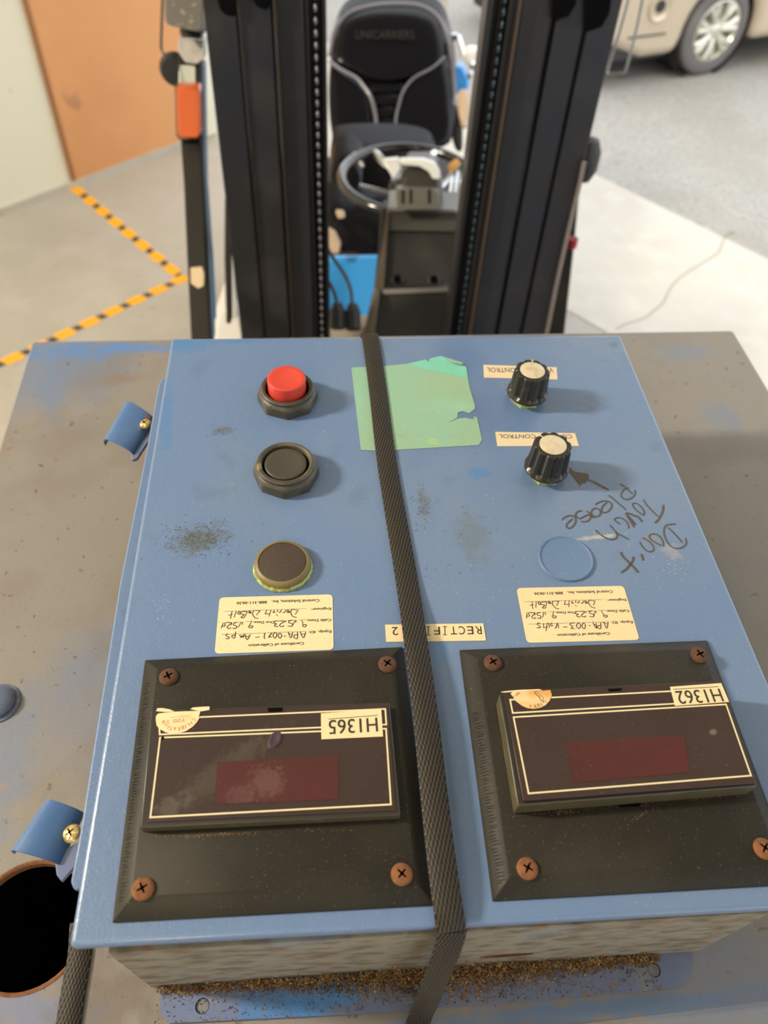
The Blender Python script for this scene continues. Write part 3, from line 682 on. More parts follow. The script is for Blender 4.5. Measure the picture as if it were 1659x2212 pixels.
hand2row = [[(1232,470),(1214,562),(1170,475)],[(1222,500),(1160,480)],[(1130,480),(1130,562),(1098,562),(1085,540),(1100,525),(1130,522)],[(1065,485),(1070,562),(1020,478)],[(1068,520),(1025,500)],[(990,520),(960,525)],
 [(918,510),(893,490),(870,525),(893,565),(915,550),(918,510)],[(850,505),(822,488),(795,525),(822,562),(848,545),(850,505)],[(770,565),(722,562),(745,530),(705,512),(730,488),(770,492)],[(672,540),(612,545)],
 [(550,560),(535,490),(510,555),(500,558)],[(470,500),(450,490),(438,515),(455,530),(470,515)],[(410,485),(425,555)],[(395,485),(375,600)],[(400,545),(335,550)],[(345,490),(340,545)],[(300,495),(270,488),(255,503),(270,520),(292,530),(295,548),(270,556),(248,550)]]
def label_at(F, handpx, lab, frames):
    m = MB(); P = roundrect([F.at(u) for u in ((0,0),(0,1),(1,1),(1,0))], .0032)
    m.prism([(p.x, p.y) for p in P], 0, .0003); z = .0004
    loc1 = lambda x, y: F.at(F1.loc(U(450+x/s1c, 1270+y/s1c)))
    for st, a, b_, h_ in printed:
        A = loc1(*a); B = loc1(*b_); H = (loc1(a[0], a[1]+h_)-A).length; text(m, st, A, B, H, z); text(m, st, A+Vector((.00013,.00005)), B+Vector((.00013,.00005)), H, z+.00002)
    for a, b_ in rules: stroke(m, [loc1(*a), loc1(*b_)], .00022, z, 1, 1)
    for P_, ox, oy, sc_, fr in handpx:
        for s_ in P_:
            q = [U(ox+x/sc_, oy+y/sc_) for x, y in s_]
            q = [(F.at(fr.loc(p)) if fr else p.xy) for p in q]
            stroke(m, q, .00048, z+.0001, 1, 4)
    m.obj('calibration_label', [m_label, m_ink], enc, label=lab)
label_at(F1, [(hand1, 460, 1290, S2, None)], 'cream calibration certificate label above the left meter, filled in for Amps', None)
label_at(F2, [(hand1[17:], 460, 1290, S2, F1), (hand2row, 1120, 1270, S2, None)], 'cream calibration certificate label above the right meter, filled in for Volts', None)

# marker handwriting with an arrow
m = MB(); zA = .0003
def mk(L, ox, oy, sc_, wd=.00115):
    for s_ in L: stroke(m, [U(ox+x/sc_, oy+y/sc_).xy for x, y in s_], wd, zA, 0, 5)
ah = [(310,120),(345,115),(400,190),(580,225),(720,240),(752,290),(740,370),(700,400),(680,450),(600,450),(548,512),(440,370),(300,190)]
P = pts(ah, 1200, 1000, 10.37); m.add([(p.x, p.y, zA) for p in P], [tuple(range(len(P)))])
mk([[(720,380),(830,410),(950,480),(1080,545),(1190,610)]], 1200, 1000, 10.37, .0018)
mk([[(1180,740),(1230,755),(1400,900),(1590,1060)],
    [(900,945),(930,910),(1050,860),(1150,860),(1240,900),(1260,980),(1200,1070),(1110,1115),(1040,1100),(1030,1040),(1070,960),(1150,890)],
    [(985,1050),(900,1015),(820,1060),(800,1130),(850,1190),(930,1205),(1000,1160),(1005,1090),(985,1050)], [(690,1080),(760,1130),(800,1190),(870,1240)],
    [(600,1085),(540,1075),(465,1120),(450,1180),(490,1230),(560,1245),(650,1200),(740,1165),(790,1200),(750,1280),(670,1320),(570,1310)],
    [(150,1280),(200,1225),(300,1185),(400,1195),(450,1260),(440,1350),(380,1430),(300,1470),(245,1430),(270,1350),(380,1255)],
    [(1210,1395),(1290,1470),(1370,1570),(1500,1640),(1650,1720)], [(1360,1570),(1380,1640),(1340,1700),(1240,1715),(1120,1680),(1000,1600),(890,1500)]], 1200, 1000, 10.37)
mk([[(190,145),(300,220),(430,350)], [(350,220),(270,250),(210,320),(205,390),(250,440),(340,450),(430,410),(480,340),(470,260)],
    [(645,455),(700,550),(800,660),(930,790)], [(650,770),(660,700),(600,600),(500,530),(435,540),(440,590),(520,680),(650,770)],
    [(185,950),(100,890),(65,850),(130,815),(220,830),(310,900),(350,990),(340,1030)],
    [(1290,940),(1180,950),(1090,975),(1050,1080),(1080,1220),(1160,1350),(1260,1420),(1380,1420),(1480,1360),(1500,1290),(1475,1220)], [(1130,1010),(1260,1130),(1420,1310)],
    [(1040,1390),(1030,1290),(980,1200),(900,1145),(800,1145),(760,1190),(800,1260),(900,1320),(1000,1370)],
    [(620,1215),(700,1250),(800,1330),(850,1420),(830,1480),(750,1490),(670,1440),(610,1370),(575,1300)]], 1320, 1030, 9.217, .0010)
mk([[(1040,565),(1030,680),(980,790),(920,880),(870,915)], [(620,900),(540,800),(470,780),(380,740),(300,730),(330,780),(420,870),(490,960)], [(460,1010),(400,900),(330,790)],
    [(600,1540),(625,1600),(640,1670)], [(200,1500),(230,1580),(340,1690),(440,1790),(545,1910)], [(445,1590),(430,1680),(370,1760),(300,1840),(200,1910)]], 1320, 1030, 9.217, .0015)
m.obj('marker_writing', m_marker, enc, label='brown marker writing Please Dont Touch with an arrow to a knob')

# paint scuffs on the lid (bare flecks)
m = MB()
for (ox, oy, n, sx_, sy_) in ((1455, 1225, 42, 14, 16), (1262, 1052, 10, 5, 4), (1300, 1150, 16, 20, 4), (1360, 1178, 12, 6, 8), (1268, 1195, 8, 4, 8), (1245, 1255, 10, 16, 3), (1085, 830, 14, 6, 6),
                              (345, 1310, 40, 12, 22), (410, 1180, 8, 40, 30), (1020, 1100, 14, 60, 60), (620, 1300, 8, 60, 10), (735, 900, 10, 90, 60), (500, 1050, 16, 160, 120), (1150, 1150, 16, 200, 120)):
    for _ in range(n):
        c = U(random.gauss(ox, sx_), random.gauss(oy, sy_)); a = random.random()*3.1; s_ = random.uniform(.00015, .0005)
        if not (lc[0].x < c.x < lc[1].x-.01): continue
        t = Vector((math.cos(a), math.sin(a), 0)); nn = Vector((-t.y, t.x, 0))
        c.z = .0002; m.add([c-t*s_*1.6, c-nn*s_*.6, c+t*s_*1.4, c+nn*s_*.7], [(0,1,2,3)])
m.obj('paint_flecks', m_scuff, enc, kind='stuff')
# dark grime rubbed on the lid
m = MB()
for (ox, oy, n, sx_, sy_) in ((430, 1160, 380, 36, 20), (480, 930, 26, 18, 6), (1020, 1150, 30, 40, 60), (910, 1090, 40, 14, 26), (980, 1230, 16, 30, 10)):
    for _ in range(n):
        c = U(random.gauss(ox, sx_), random.gauss(oy, sy_)); a = random.uniform(-.3, 1.2); s_ = random.uniform(.0002, .0006)
        t = Vector((math.cos(a), math.sin(a), 0)); nn = Vector((-t.y, t.x, 0)); c.z = .00018
        m.add([c-t*s_*2.4, c-nn*s_*.5, c+t*s_*2.2, c+nn*s_*.5], [(0,1,2,3)])
m.obj('grime_specks', mat('grime', (.085, .10, .10), .6), enc, kind='stuff')

# panel meters
def screw(parent, px, py, z, r, mt, ang):
    c = U(px, py, z+.001); m = MB(); phillips(m, (c.x, c.y, z-.0002), r, .0026, ang=ang); m.obj('bezel_screw', [mt, m_black], parent, smooth=True, label='rusty cross head screw')
def rectline(mb, Q, wd, z, mi=0):
    a = [p.xy for p in Q]; inn_ = inset([(p.x, p.y) for p in a], wd); n = len(a)
    vs = [(p.x, p.y, z) for p in a] + [(p.x, p.y, z) for p in inn_]
    mb.add(vs, [(i, (i+1) % n, n+(i+1) % n, n+i) for i in range(n)], mi)
def bez(q, zt, lab):
    o_ = [(p.x, p.y) for p in q]; i1 = inset(o_, .0088); m = MB(); i0 = inset(o_, .0004)
    def lp(P, z): return [Vector((p[0], p[1], z)) for p in P]
    m.loft([lp(o_, 0), lp(o_, .0012), lp(i0, .0018), lp(i1, zt-.0004), lp(inset(o_, .0096), zt)], 0, False, True)
    # saw marks on the left chamfer
    return m.obj('panel_meter', m_bezel, enc, bevel=.0005, seg=2, label=lab)
ZT = .0075
s3 = 2.304
# left meter
bzL = bez(pts([(170,88),(1450,22),(1615,1305),(8,1392)], 240, 1390, s3), ZT, 'left square panel meter in a bevelled black frame, H1365 sticker')
zh = .0150
hq = pts([(200,330),(1386,292),(1440,852),(143,917)], 240, 1390, s3, zh)
def housing(q, z0, z1, par):
    o_ = [(p.x, p.y) for p in q]; m = MB(); m.prism(o_, z0, z1, 0, 1); return m.obj('meter_housing', [m_house, m_house2], par, bevel=.0007)
housing(hq, ZT, zh, bzL)
fq = pts([(222,338),(1376,300),(1417,832),(178,890)], 240, 1390, s3, zh+.0004)
m = MB(); m.prism([(p.x, p.y) for p in fq], zh, zh+.0006); m.obj('faceplate', m_face, bzL)
zz = zh+.0007
def P3(L): return pts(L, 240, 1390, s3, zz)
m = MB(); rectline(m, P3([(240,465),(1372,420),(1397,805),(190,870)]), .0009, zz); rectline(m, P3([(233,372),(1368,322),(1374,407),(238,457)]), .0009, zz)
m.obj('border_lines', m_line, bzL)
m = MB(); m.prism([(p.x, p.y) for p in P3([(530,590),(1130,558),(1130,775),(515,800)])], zz-.0002, zz+.0001); m.obj('display_window', m_disp, bzL, label='dull red display window')
def notch(par, q, z, z0=None):
    P_ = [U(*p, z) for p in q]; m = MB(); m.prism([(p.x, p.y) for p in P_], z-.0006, z+.0003); m.obj('latch_slot', m_black, par)
notch(bzL, [(577.5,1530), (611,1528.5), (609,1536.5), (580,1538)], zz)
notch(bzL, [(348.5,1592),(354,1592),(354,1597),(348.5,1597)], zz)
sc4 = P3([(800,505)])[0]; m = MB(); 
pp = [P3([q])[0] for q in [(835,432),(850,450),(845,490),(815,522),(785,525),(778,500),(795,450)]]
m.loft([[Vector((p.x, p.y, zz)) for p in pp], [Vector((p.x, p.y, zz)).lerp(Vector((sc4.x+.002, sc4.y+.002, zz)), .25)+Vector((0,0,.0011)) for p in pp], [Vector((p.x, p.y, zz)).lerp(Vector((sc4.x+.001, sc4.y+.002, zz)), .8)+Vector((0,0,.0004)) for p in pp]])
m.obj('melt_blister', mat('blister', (.05, .03, .045), .25), bzL, smooth=True, label='small melted blister on the faceplate')
zs = zz+.0003
def sticker(par, q, st, a, b_, hpx, u0, u1, ox, oy, s_, name='number_sticker', lab=None):
    m = MB(); P_ = pts(q, ox, oy, s_, zs); m.prism([(p.x, p.y) for p in P_], zs-.0003, zs)
    A, B, H = pts([a, b_, (a[0], a[1]+hpx)], ox, oy, s_, zs)
    text(m, st, A, B, (H-A).length, zs+.0001); text(m, st, A+Vector((.00016,0,0)), B+Vector((.00016,0,0)), (H-A).length, zs+.00012)
    uu = pts([u0, u1], ox, oy, s_, zs); stroke(m, [p.xy for p in uu], .00042, zs+.0001, 1, 1)
    m.obj(name, [m_label, m_ink], par, label=lab)
sticker(bzL, [(128,205),(1400,110),(1440,690),(138,750)], 'H1365', (1308,296), (288,352), 300, (285,328), (1325,247), 680, 1520, 9.76, lab='cream sticker printed H1365')
def arctext(m, L, ox, oy, s_, hpx, wpx, mi=1):
    C_ = [U(ox+x/s_, oy+y/s_, zs) for _, x, y in L]
    for i, (ch, x, y) in enumerate(L):
        t = (C_[min(i+1, len(L)-1)] - C_[max(i-1, 0)]).xy.normalized(); up = Vector((-t.y, t.x)); p = C_[i].xy
        k = (U(ox+(x+wpx)/s_, oy+y/s_, zs)-C_[i]).length; h_ = (U(ox+x/s_, oy+(y+hpx)/s_, zs)-C_[i]).length
        ww = k*(.3 if ch == 'I' else 1)
        text(m, ch, p - t*ww/2 - up*h_/2, p + t*ww/2 - up*h_/2, h_, zs+.0001, mi)
m = MB()
P_ = pts([(80,510),(130,455),(500,415),(700,405),(930,398),(1135,395),(1095,545),(1110,562),(1060,650),(950,770),(800,870),(600,930),(450,940),(300,900),(150,810),(90,740),(70,600)], 330, 1500, 11.06, zs)
m.prism([(p.x, p.y) for p in P_], zs-.0003, zs)
arctext(m, [('C',985,610),('A',925,690),('L',855,740),('I',788,772),('B',715,797),('R',622,825),('A',528,820),('T',438,812),('I',378,785),('O',335,715),('N',257,662)], 330, 1500, 11.06, 95, 62)
arctext(m, [('V',730,622),('O',640,627),('I',578,632),('D',510,638)], 330, 1500, 11.06, 90, 60)
l_ = pts([(410,552),(880,512)], 330, 1500, 11.06, zs); stroke(m, [p.xy for p in l_], .0002, zs+.0001, 1, 1)
m.obj('void_sticker', [m_stain, m_redink], bzL, label='torn half round sticker reading CALIBRATION VOID')
m = MB()
for L in ([(1120,300),(1355,290),(1350,370),(1165,402),(1100,395),(900,350),(960,315)], [(80,400),(110,330),(230,328),(400,358),(520,412),(300,420)]):
    P_ = pts(L, 330, 1500, 11.06, zs); m.prism([(p.x, p.y) for p in P_], zs-.0012, zs+.0001)
m.obj('sticker_scrap', m_label, bzL)
for (x, y, a_) in ((364,1461,.5), (837,1434,.9), (868,1888,.8), (308,1919,.5)): screw(bzL, x, y, ZT, .0056, m_rustdark if y < 1500 else m_rust, a_)
# right meter
s4 = 2.443
rq = pts([(30,88),(1335,38),(1812,1322),(205,1412)], 980, 1370, s4)
bzR = bez(rq, ZT, 'right square panel meter in a bevelled black frame, H1362 sticker')
zh = .0205
hq = pts([(240,318),(1416,256),(1600,802),(338,905)], 980, 1370, s4, zh)
housing(hq, ZT, zh, bzR)
zf_ = zh+.0022
fq = pts([(262,300),(1412,247),(1591,785),(368,879)], 980, 1370, s4, zf_)
m = MB(); m.prism([(p.x, p.y) for p in fq], zh, zf_); m.obj('faceplate', m_face, bzR, bevel=.0002)
zz = zf_+.0001; zs = zz+.0003
def P4(L): return pts(L, 980, 1370, s4, zz)
m = MB(); rectline(m, P4([(311,434),(1440,366),(1575,750),(392,845)]), .0009, zz); rectline(m, P4([(293,342),(1405,283),(1432,355),(308,420)]), .0009, zz)
m.obj('border_lines', m_line, bzR)
m = MB(); m.prism([(p.x, p.y) for p in P4([(590,572),(1215,533),(1248,728),(635,785)])], zz-.0002, zz+.0001); m.obj('display_window', m_disp, bzR, label='dull red display window')
notch(bzR, [(1313,1488.5), (1344,1487), (1341,1492), (1316,1493.5)], zz)
notch(bzR, [(1340,1735), (1388,1733), (1380,1742), (1335,1743)], ZT+.0005)
sticker(bzR, [(195,205),(1415,115),(1605,565),(315,660)], 'H1362', (1362,250), (302,312), 300, (265,268), (1355,202), 1430, 1465, 11.06, lab='cream sticker printed H1362')
m = MB(); P_ = pts([(240,290),(300,250),(600,235),(900,225),(1135,215),(1140,260),(1165,310),(1120,440),(1020,550),(900,610),(760,635),(620,615),(500,565),(350,450)], 1080, 1470, 10.37, zs)
m.prism([(p.x, p.y) for p in P_], zs-.0003, zs)
arctext(m, [('L',1020,480),('I',925,535),('B',860,555),('R',780,575),('A',680,575)], 1080, 1470, 10.37, 60, 45)
stroke(m, [p.xy for p in pts([(780,240),(800,300),(880,370),(900,420),(990,500)], 1080, 1470, 10.37, zs)], .0005, zs+.0001, 1, 3)
stroke(m, [p.xy for p in pts([(820,240),(880,310),(970,390),(960,460)], 1080, 1470, 10.37, zs)], .0003, zs+.0001, 1, 3)
m.obj('void_sticker', [m_stain, m_rust], bzR, label='rust stained half round sticker with its print almost gone')
m = MB(); P_ = pts([(30,250),(400,212),(880,195),(940,215),(600,236),(260,255),(110,268)], 1080, 1470, 10.37, zs); m.prism([(p.x, p.y) for p in P_], zs-.001, zs+.0001); m.obj('sticker_scrap', m_label, bzR)
for (x, y, a_) in ((1065,1431,.5), (1511,1414,.4), (1139.6,1875.5,1.0), (1651,1832.5,.8)): screw(bzR, x, y, ZT, .0056, m_rustdark if y < 1500 else m_rust, a_)
# saw-cut teeth on the chamfers of the two frames
def teeth(par, a, b_, n, wpx):
    m = MB()
    for i in range(n):
        t = (i+random.uniform(-.2, .2))/n; p = a.lerp(b_, t); d = (b_-a).normalized(); nn = Vector((d.y, -d.x, 0))
        if nn.x < 0: nn = -nn
        L = wpx*random.uniform(.55, 1); o0 = .0016
        q0 = p+nn*o0; q1_ = p+nn*(o0+L); z0 = .0018+(ZT-.002)*((o0-.0004)/.0084)+.0001; z1 = .0018+(ZT-.002)*((o0+L-.0004)/.0084)+.0001
        hw = .00022
        m.add([(q0-d*hw).xy.to_3d()+Vector((0,0,z0)), (q0+d*hw).xy.to_3d()+Vector((0,0,z0)), (q1_+d*hw).xy.to_3d()+Vector((0,0,z1)), (q1_-d*hw).xy.to_3d()+Vector((0,0,z1)),
               (q0.lerp(q1_, .5)).xy.to_3d()+Vector((0,0,(z0+z1)/2+.0004))], [(0,1,4),(1,2,4),(2,3,4),(3,0,4)])
    m.obj('saw_marks', m_bezel, par, kind='stuff')
qL = pts([(170,88),(8,1392)], 240, 1390, s3); teeth(bzL, qL[0].lerp(qL[1], .12), qL[1].lerp(qL[0], .05), 70, .0055)
teeth(bzR, rq[0].lerp(rq[3], .3), rq[3].lerp(rq[0], .04), 56, .006)
# sawdust-like grit below the meter housings
m = MB()
for (x0, y0, x1, y1, n, z) in ((335,1806,560,1796,150,ZT), (400,1806,500,1799,160,ZT), (1105,1762,1600,1716,190,ZT), (1200,1752,1240,1750,60,ZT), (1360,1770,1420,1740,40,ZT), (1500,1722,1540,1718,40,ZT), (640,1400+390,760,1790,30,ZT)):
    for _ in range(n):
        t = random.random(); c = U(x0+(x1-x0)*t+random.gauss(0,2), y0+(y1-y0)*t+abs(random.gauss(0,3.5)), z); s_ = random.uniform(.00015, .0004)
        ps = [Vector((random.uniform(-1,1), random.uniform(-1,1), random.uniform(0,1)))*s_ + Vector((c.x, c.y, z+.0001)) for _ in range(4)]
        m.add(ps, [(0,1,2),(0,3,1),(0,2,3),(1,3,2)])
m.obj('brown_grit', mat('brown_grit', (.26, .17, .07), .9), enc, kind='stuff')

# ------------------------------------------------------------------ green tape and straps
tp = empty('masking_tape', 'torn piece of green masking tape stuck to the blue lid under the strap', 'tape', T)
S5 = 5.184; ox, oy = 740, 740
m = MB(); L = [(98,285),(250,275),(450,268),(735,240),(930,195),(965,222),(975,185),(1100,155),(1160,175),(1355,240),(1385,285),(1420,500),(1480,700),(1482,745),(1420,795),(1350,770),(1290,785),(1285,845),(1165,910),(1290,855),(1380,845),(1465,865),(1470,830),(1505,840),(1560,1090),(1525,1150),(590,1205),(370,1212),(205,1205)]
P_ = pts(L, ox, oy, S5); m.prism([(p.x, p.y) for p in P_], .0001, .0004); m.obj('tape_sheet', m_tape, tp)
m = MB(); P_ = pts([(735,240),(930,195),(965,222),(975,185),(1100,155),(1160,175),(1355,240),(1385,285),(1402,400),(1150,350),(900,300)], ox, oy, S5); m.prism([(p.x, p.y) for p in P_], .0004, .0006); m.obj('tape_layer', m_tapeteal, tp, label='brighter teal layer of tape at the corner')
m = MB(); q = pts([(1145,170),(1355,238),(1325,275),(1230,240)], ox, oy, S5)
m.add([(q[0].x,q[0].y,.0007),(q[1].x,q[1].y,.0012),(q[2].x,q[2].y,.0030),(q[3].x,q[3].y,.0020),(q[0].x,q[0].y,.0005),(q[1].x,q[1].y,.0006),(q[2].x,q[2].y,.0026),(q[3].x,q[3].y,.0016)], [(0,1,2,3),(7,6,5,4),(0,4,5,1),(1,5,6,2),(2,6,7,3),(3,7,4,0)])
m.obj('curled_corner', m_tape, tp)
m = MB(); P_ = pts([(935,1100),(970,1075),(1040,1080),(1085,1115),(1060,1145),(1000,1150),(950,1130)], ox, oy, S5); m.prism([(p.x, p.y) for p in P_], .0004, .00045); m.obj('tape_stain', m_tapespot, tp)
# faint faded writing on the tape
m = MB(); s7 = 5.35
for s_ in ([(1375,470),(1380,410),(1340,480)], [(1270,430),(1220,460),(1225,420)], [(1120,440),(1090,420)], [(925,470),(930,410),(880,430),(870,460)], [(760,470),(720,450),(740,420)], [(680,420),(650,440),(690,460),(700,430)], [(310,380),(280,470),(320,470)], [(1008,255),(1010,285)], [(620,420),(600,450)], [(860,270),(780,275)]):
    stroke(m, [U(740+x/s7, 860+y/s7).xy for x, y in s_], .0004, .0005, 0, 3)
m.obj('faded_writing', mat('faded_ink', (.27, .36, .24), .6), tp)

def strap(name, cen, zs_, wd, lab, seg=6, close=None, mw=T, direct=None, wdir=None, th=.0013):
    """cen: photo points of the centre line with panel heights"""
    P_ = direct if direct else [U(x, y, z) for (x, y), z in zip(cen, zs_)]
    P_ = smoothpath(P_, seg); m = MB(); v = 0; uv = []
    rings = []
    for i, p in enumerate(P_):
        t = (P_[min(i+1, len(P_)-1)] - P_[max(i-1, 0)]).normalized()
        sd = wdir if wdir else Vector((1, 0, 0))
        s_ = (sd - t*sd.dot(t)).normalized(); nn = s_.cross(t).normalized()
        if nn.z < 0 and abs(t.z) < .8: nn = -nn
        if i: v += (P_[i]-P_[i-1]).length
        h_ = wd/2; ring = [p-s_*h_, p-s_*(h_-.0006)+nn*th*.5, p+nn*th*.62, p+s_*(h_-.0006)+nn*th*.5, p+s_*h_, p+s_*(h_-.0006)-nn*th*.5, p-s_*(h_-.0006)-nn*th*.5]
        rings.append(ring); uv += [(-h_, v), (-h_, v), (0, v), (h_, v), (h_, v), (h_, v), (-h_, v)]
    m.loft(rings); m.uv = uv
    o = m.obj(name, m_strap, smooth=True, angle=70)
    o.matrix_world = mw; tag(o, lab, 'strap', 'black webbing straps on the rectifier'); return o
cen = [(800,730),(816,840),(836,1000),(878,1250),(900,1400),(921,1560),(936,1700),(953,1850),(968,1960),(974,2003)]
zc = [.0010, .0012, .0014, .002, .0075, .0095, .0095, .0092, .0065, .0016]
P0 = [U(x, y, z) for (x, y), z in zip(cen, zc)]
back = [Vector((P0[0].x-.001, lc[2].y+.0022, -.005)), Vector((P0[0].x-.002, lc[2].y+.003, -.03)), Vector((P0[0].x-.004, lc[2].y+.004, -.112))]
front = [Vector((P0[-1].x+.0002, -.0050, -.0020)), U(962, 2065, -.020), U(944, 2110, -.045), U(920, 2170, -.088), U(901, 2218, ZB+.004)]
full = list(reversed(back)) + P0 + front
fe = front[-1]; full += [fe+Vector((-.003, -.016, -.008)), fe+Vector((-.004, -.020, -.06)), fe+Vector((-.006, -.026, -.3))]
strap('webbing_strap', None, None, .0150, 'black woven strap running over the lid between the two meters', direct=full)
strap('webbing_strap', [(176,1990),(172,2060),(160,2130),(146,2220),(140,2260),(136,2275)], [ZB+.0012]*6, .0145, 'black woven strap lying on the grey top beside the round hole', seg=4)

# ------------------------------------------------------------------ forklift
fk = empty('forklift', 'blue forklift with a black mast, black seat and amber turn lamp', 'forklift', loc=tuple(G(870, 380)*1.0))
FL = Vector(fk.location)
def fo(m, name, mats, parent=None, **k):
    if parent is None: m.v = [p - FL for p in m.v]
    else: m.v = [p - FL for p in m.v]
    return m.obj(name, mats, parent or fk, **k)
mu = -prot(ray(735, 2570)).normalized()
mp0 = D(870, 717, 1.79); mx_ = Vector((1, 0, 0)); mn_ = mu.cross(mx_).normalized()     # mn_ points +Y (away)
if mn_.y < 0: mn_ = -mn_
def MP(px, py, off=0):
    d = prot(ray(px, py)); o0 = mp0 + mn_*off; s = (o0-CW).dot(mn_)/d.dot(mn_); return CW + d*s
def mrail(xa, xb, off, dp, py=400, z0=.10, z1=2.3):
    """rail between photo columns xa..xb at row py on the mast plane shifted off, depth dp"""
    a = MP(xa, py, off); b_ = MP(xb, py, off); c = a.lerp(b_, .5); wd = (b_-a).length
    k0 = (z0-c.z)/mu.z; k1 = (z1-c.z)/mu.z; m = MB()
    cc = c + mu*(k0+k1)/2 + mn_*dp/2
    m.box(cc, (wd, dp, k1-k0), Matrix((mx_, mn_, mu)).transposed()); return m
for xa, xb, off in ((483, 541, 0), (547, 607, .006), (613, 667, .012), (1251, 1199, 0), (1190, 1138, .006), (1127, 1067, .012)):
    r_ = fo(mrail(min(xa, xb), max(xa, xb), off, .07, z1=2.35 if off else 2.3), 'mast_rail', m_mast, bevel=.003)
    e = xa if xa < 800 else xb
for a, b_, off in ((543, 545.5, .03), (609, 611.5, .03), (1192, 1197, .03), (1129, 1136, .03)):
    fo(mrail(a, b_, off, .03), 'mast_gap', m_mastd)
for a, b_ in ((548, 550), (614, 616.5), (1063, 1067)):
    fo(mrail(a, b_, .004, .01), 'worn_edge', m_edge, label='worn brown edge of a mast rail')
for a, b_ in ((668, 676), (702, 709.5)): fo(mrail(a, b_, .028, .05), 'inner_channel', m_mast, bevel=.002)
fo(mrail(676, 702, .07, .02), 'inner_channel', m_mastd)
for a, b_ in ((1004, 1014), (1046, 1063)): fo(mrail(a, b_, .028, .05), 'inner_channel', m_mastd, bevel=.002)
fo(mrail(1014, 1046, .07, .02), 'inner_channel', m_mastd)
# black blocks proud of the rails, standing for the shade in their cut-outs
for q in ([(470,-60),(512,-60),(512,32),(505,36),(488,33),(476,22),(470,5)], [(545,-60),(583,-60),(583,16),(570,20),(555,14),(546,0)], [(1192,-60),(1250,-60),(1244,10),(1228,36),(1205,42),(1192,42)], [(1262,-60),(1330,-60),(1316,30),(1300,58),(1278,66),(1262,66)]):
    m = MB(); a = [MP(x, y, -.0015) for x, y in q]; b_ = [MP(x, y, .01) for x, y in q]; m.loft([a, b_]); fo(m, 'cutout_shade', m_black, bevel=.002)
# cross members and carriage between the rails
def crossbar(zc_, h_, off, dp, name, mt=m_mast, wd=.74):
    c = mp0 + mu*((zc_-mp0.z)/mu.z) + mn_*off; m = MB(); m.box(c, (wd, dp, h_), Matrix((mx_, mn_, mu)).transposed()); fo(m, name, mt, bevel=.005)
crossbar(2.15, .12, .10, .05, 'mast_crossbar'); crossbar(.30, .15, .10, .05, 'mast_crossbar')
crossbar(.62, .10, -.05, .04, 'carriage_bar', wd=.8); crossbar(.28, .10, -.05, .04, 'carriage_bar', wd=.8)
for sx_ in (-1, 1):
    c = mp0 + mu*((.3-mp0.z)/mu.z)
    m = MB(); m.box((c.x+sx_*.2, c.y-.085, .36), (.1, .03, .55)); m.box((c.x+sx_*.2, c.y-.085-.18, .105), (.1, .36, .03)); fo(m, 'fork', m_mast, bevel=.004)
# chains
def chain(px0, off, mt, z0, z1, lab):
    c = MP(px0, 400, off); link = MB()
    ln_ = .0105
    for sx_ in (-.0062, .0062): link.box((sx_, .002, 0), (.0016, .006, .018), None, 1)
    link.lathe([(.0012, -.0072), (.0034, -.005), (.0042, 0), (.0034, .005), (.0012, .0072)], 8, (0, -.001, 0))  # bright bead between dark plates, standing for the glint of each link
    k0 = (z0-c.z)/mu.z; k1 = (z1-c.z)/mu.z; n = int((k1-k0)/.0195)
    base = c + mu*k0
    ch = MB(); ch.tube([base, base+mu*(n*.0195)], .0022, 6); cho = fo(ch, 'lift_chain', m_mastd, label=lab)
    o0 = link.obj('chain_link', [mt, m_mastd], cho, smooth=True); rot = Matrix((mx_, mn_, mu)).transposed().to_4x4()
    for i in range(n):
        o = o0 if i == 0 else o0.copy()
        if i: COL.objects.link(o); o.parent = cho
        o.matrix_local = Matrix.Translation(base + mu*(i*.0195+.01) - FL) @ rot
chain(689, .045, m_steel, .55, 1.85, 'left lift chain'); chain(1036, .045, mat('blued_chain_steel', (.16, .25, .36), .25, .9), .55, 1.85, 'right lift chain')
# thin hose in front of the right rail
m = MB(); m.tube(smoothpath([MP(1262,350,-.012), MP(1252,400,-.015), MP(1233,480,-.015), MP(1208,590,-.015), MP(1182,717,-.015), MP(1152,860,-.015)]), .0042, 8); fo(m, 'hydraulic_hose', mat('grey_hose', (.17, .15, .14), .4), smooth=True)
m = MB(); a = D(1266, 345, 1.75); m.lathe([(.001, -.05), (.02, -.045), (.03, -.02), (.03, .02), (.02, .045), (.001, .05)], 16, a); fo(m, 'side_lamp', m_rub, smooth=True)
# wire loop bracket of the right mirror
m = MB(); dl = 1.75; lp = [D(1368,-60,dl), D(1357,0,dl), D(1335,80,dl), D(1313,150,dl), D(1318,158,dl), D(1345,157,dl), D(1353,148,dl), D(1372,75,dl), D(1387,5,dl), D(1398,-60,dl)]
m.tube(smoothpath(lp, 4), .0032, 8); fo(m, 'mirror_bracket', m_chaind, smooth=True, label='thin bent wire mirror bracket')
m = MB(); m.box(D(1380,-110,dl), (.12, .02, .18)); fo(m, 'side_mirror', m_rub, bevel=.01)
slabs_later = 1
m = MB(); m.lathe([(.012, -.01), (.012, .01)], 16, D(1236, 524, 1.72)); fo(m, 'red_reflector', mat('dark_red', (.3, .01, .02), .3), smooth=True)
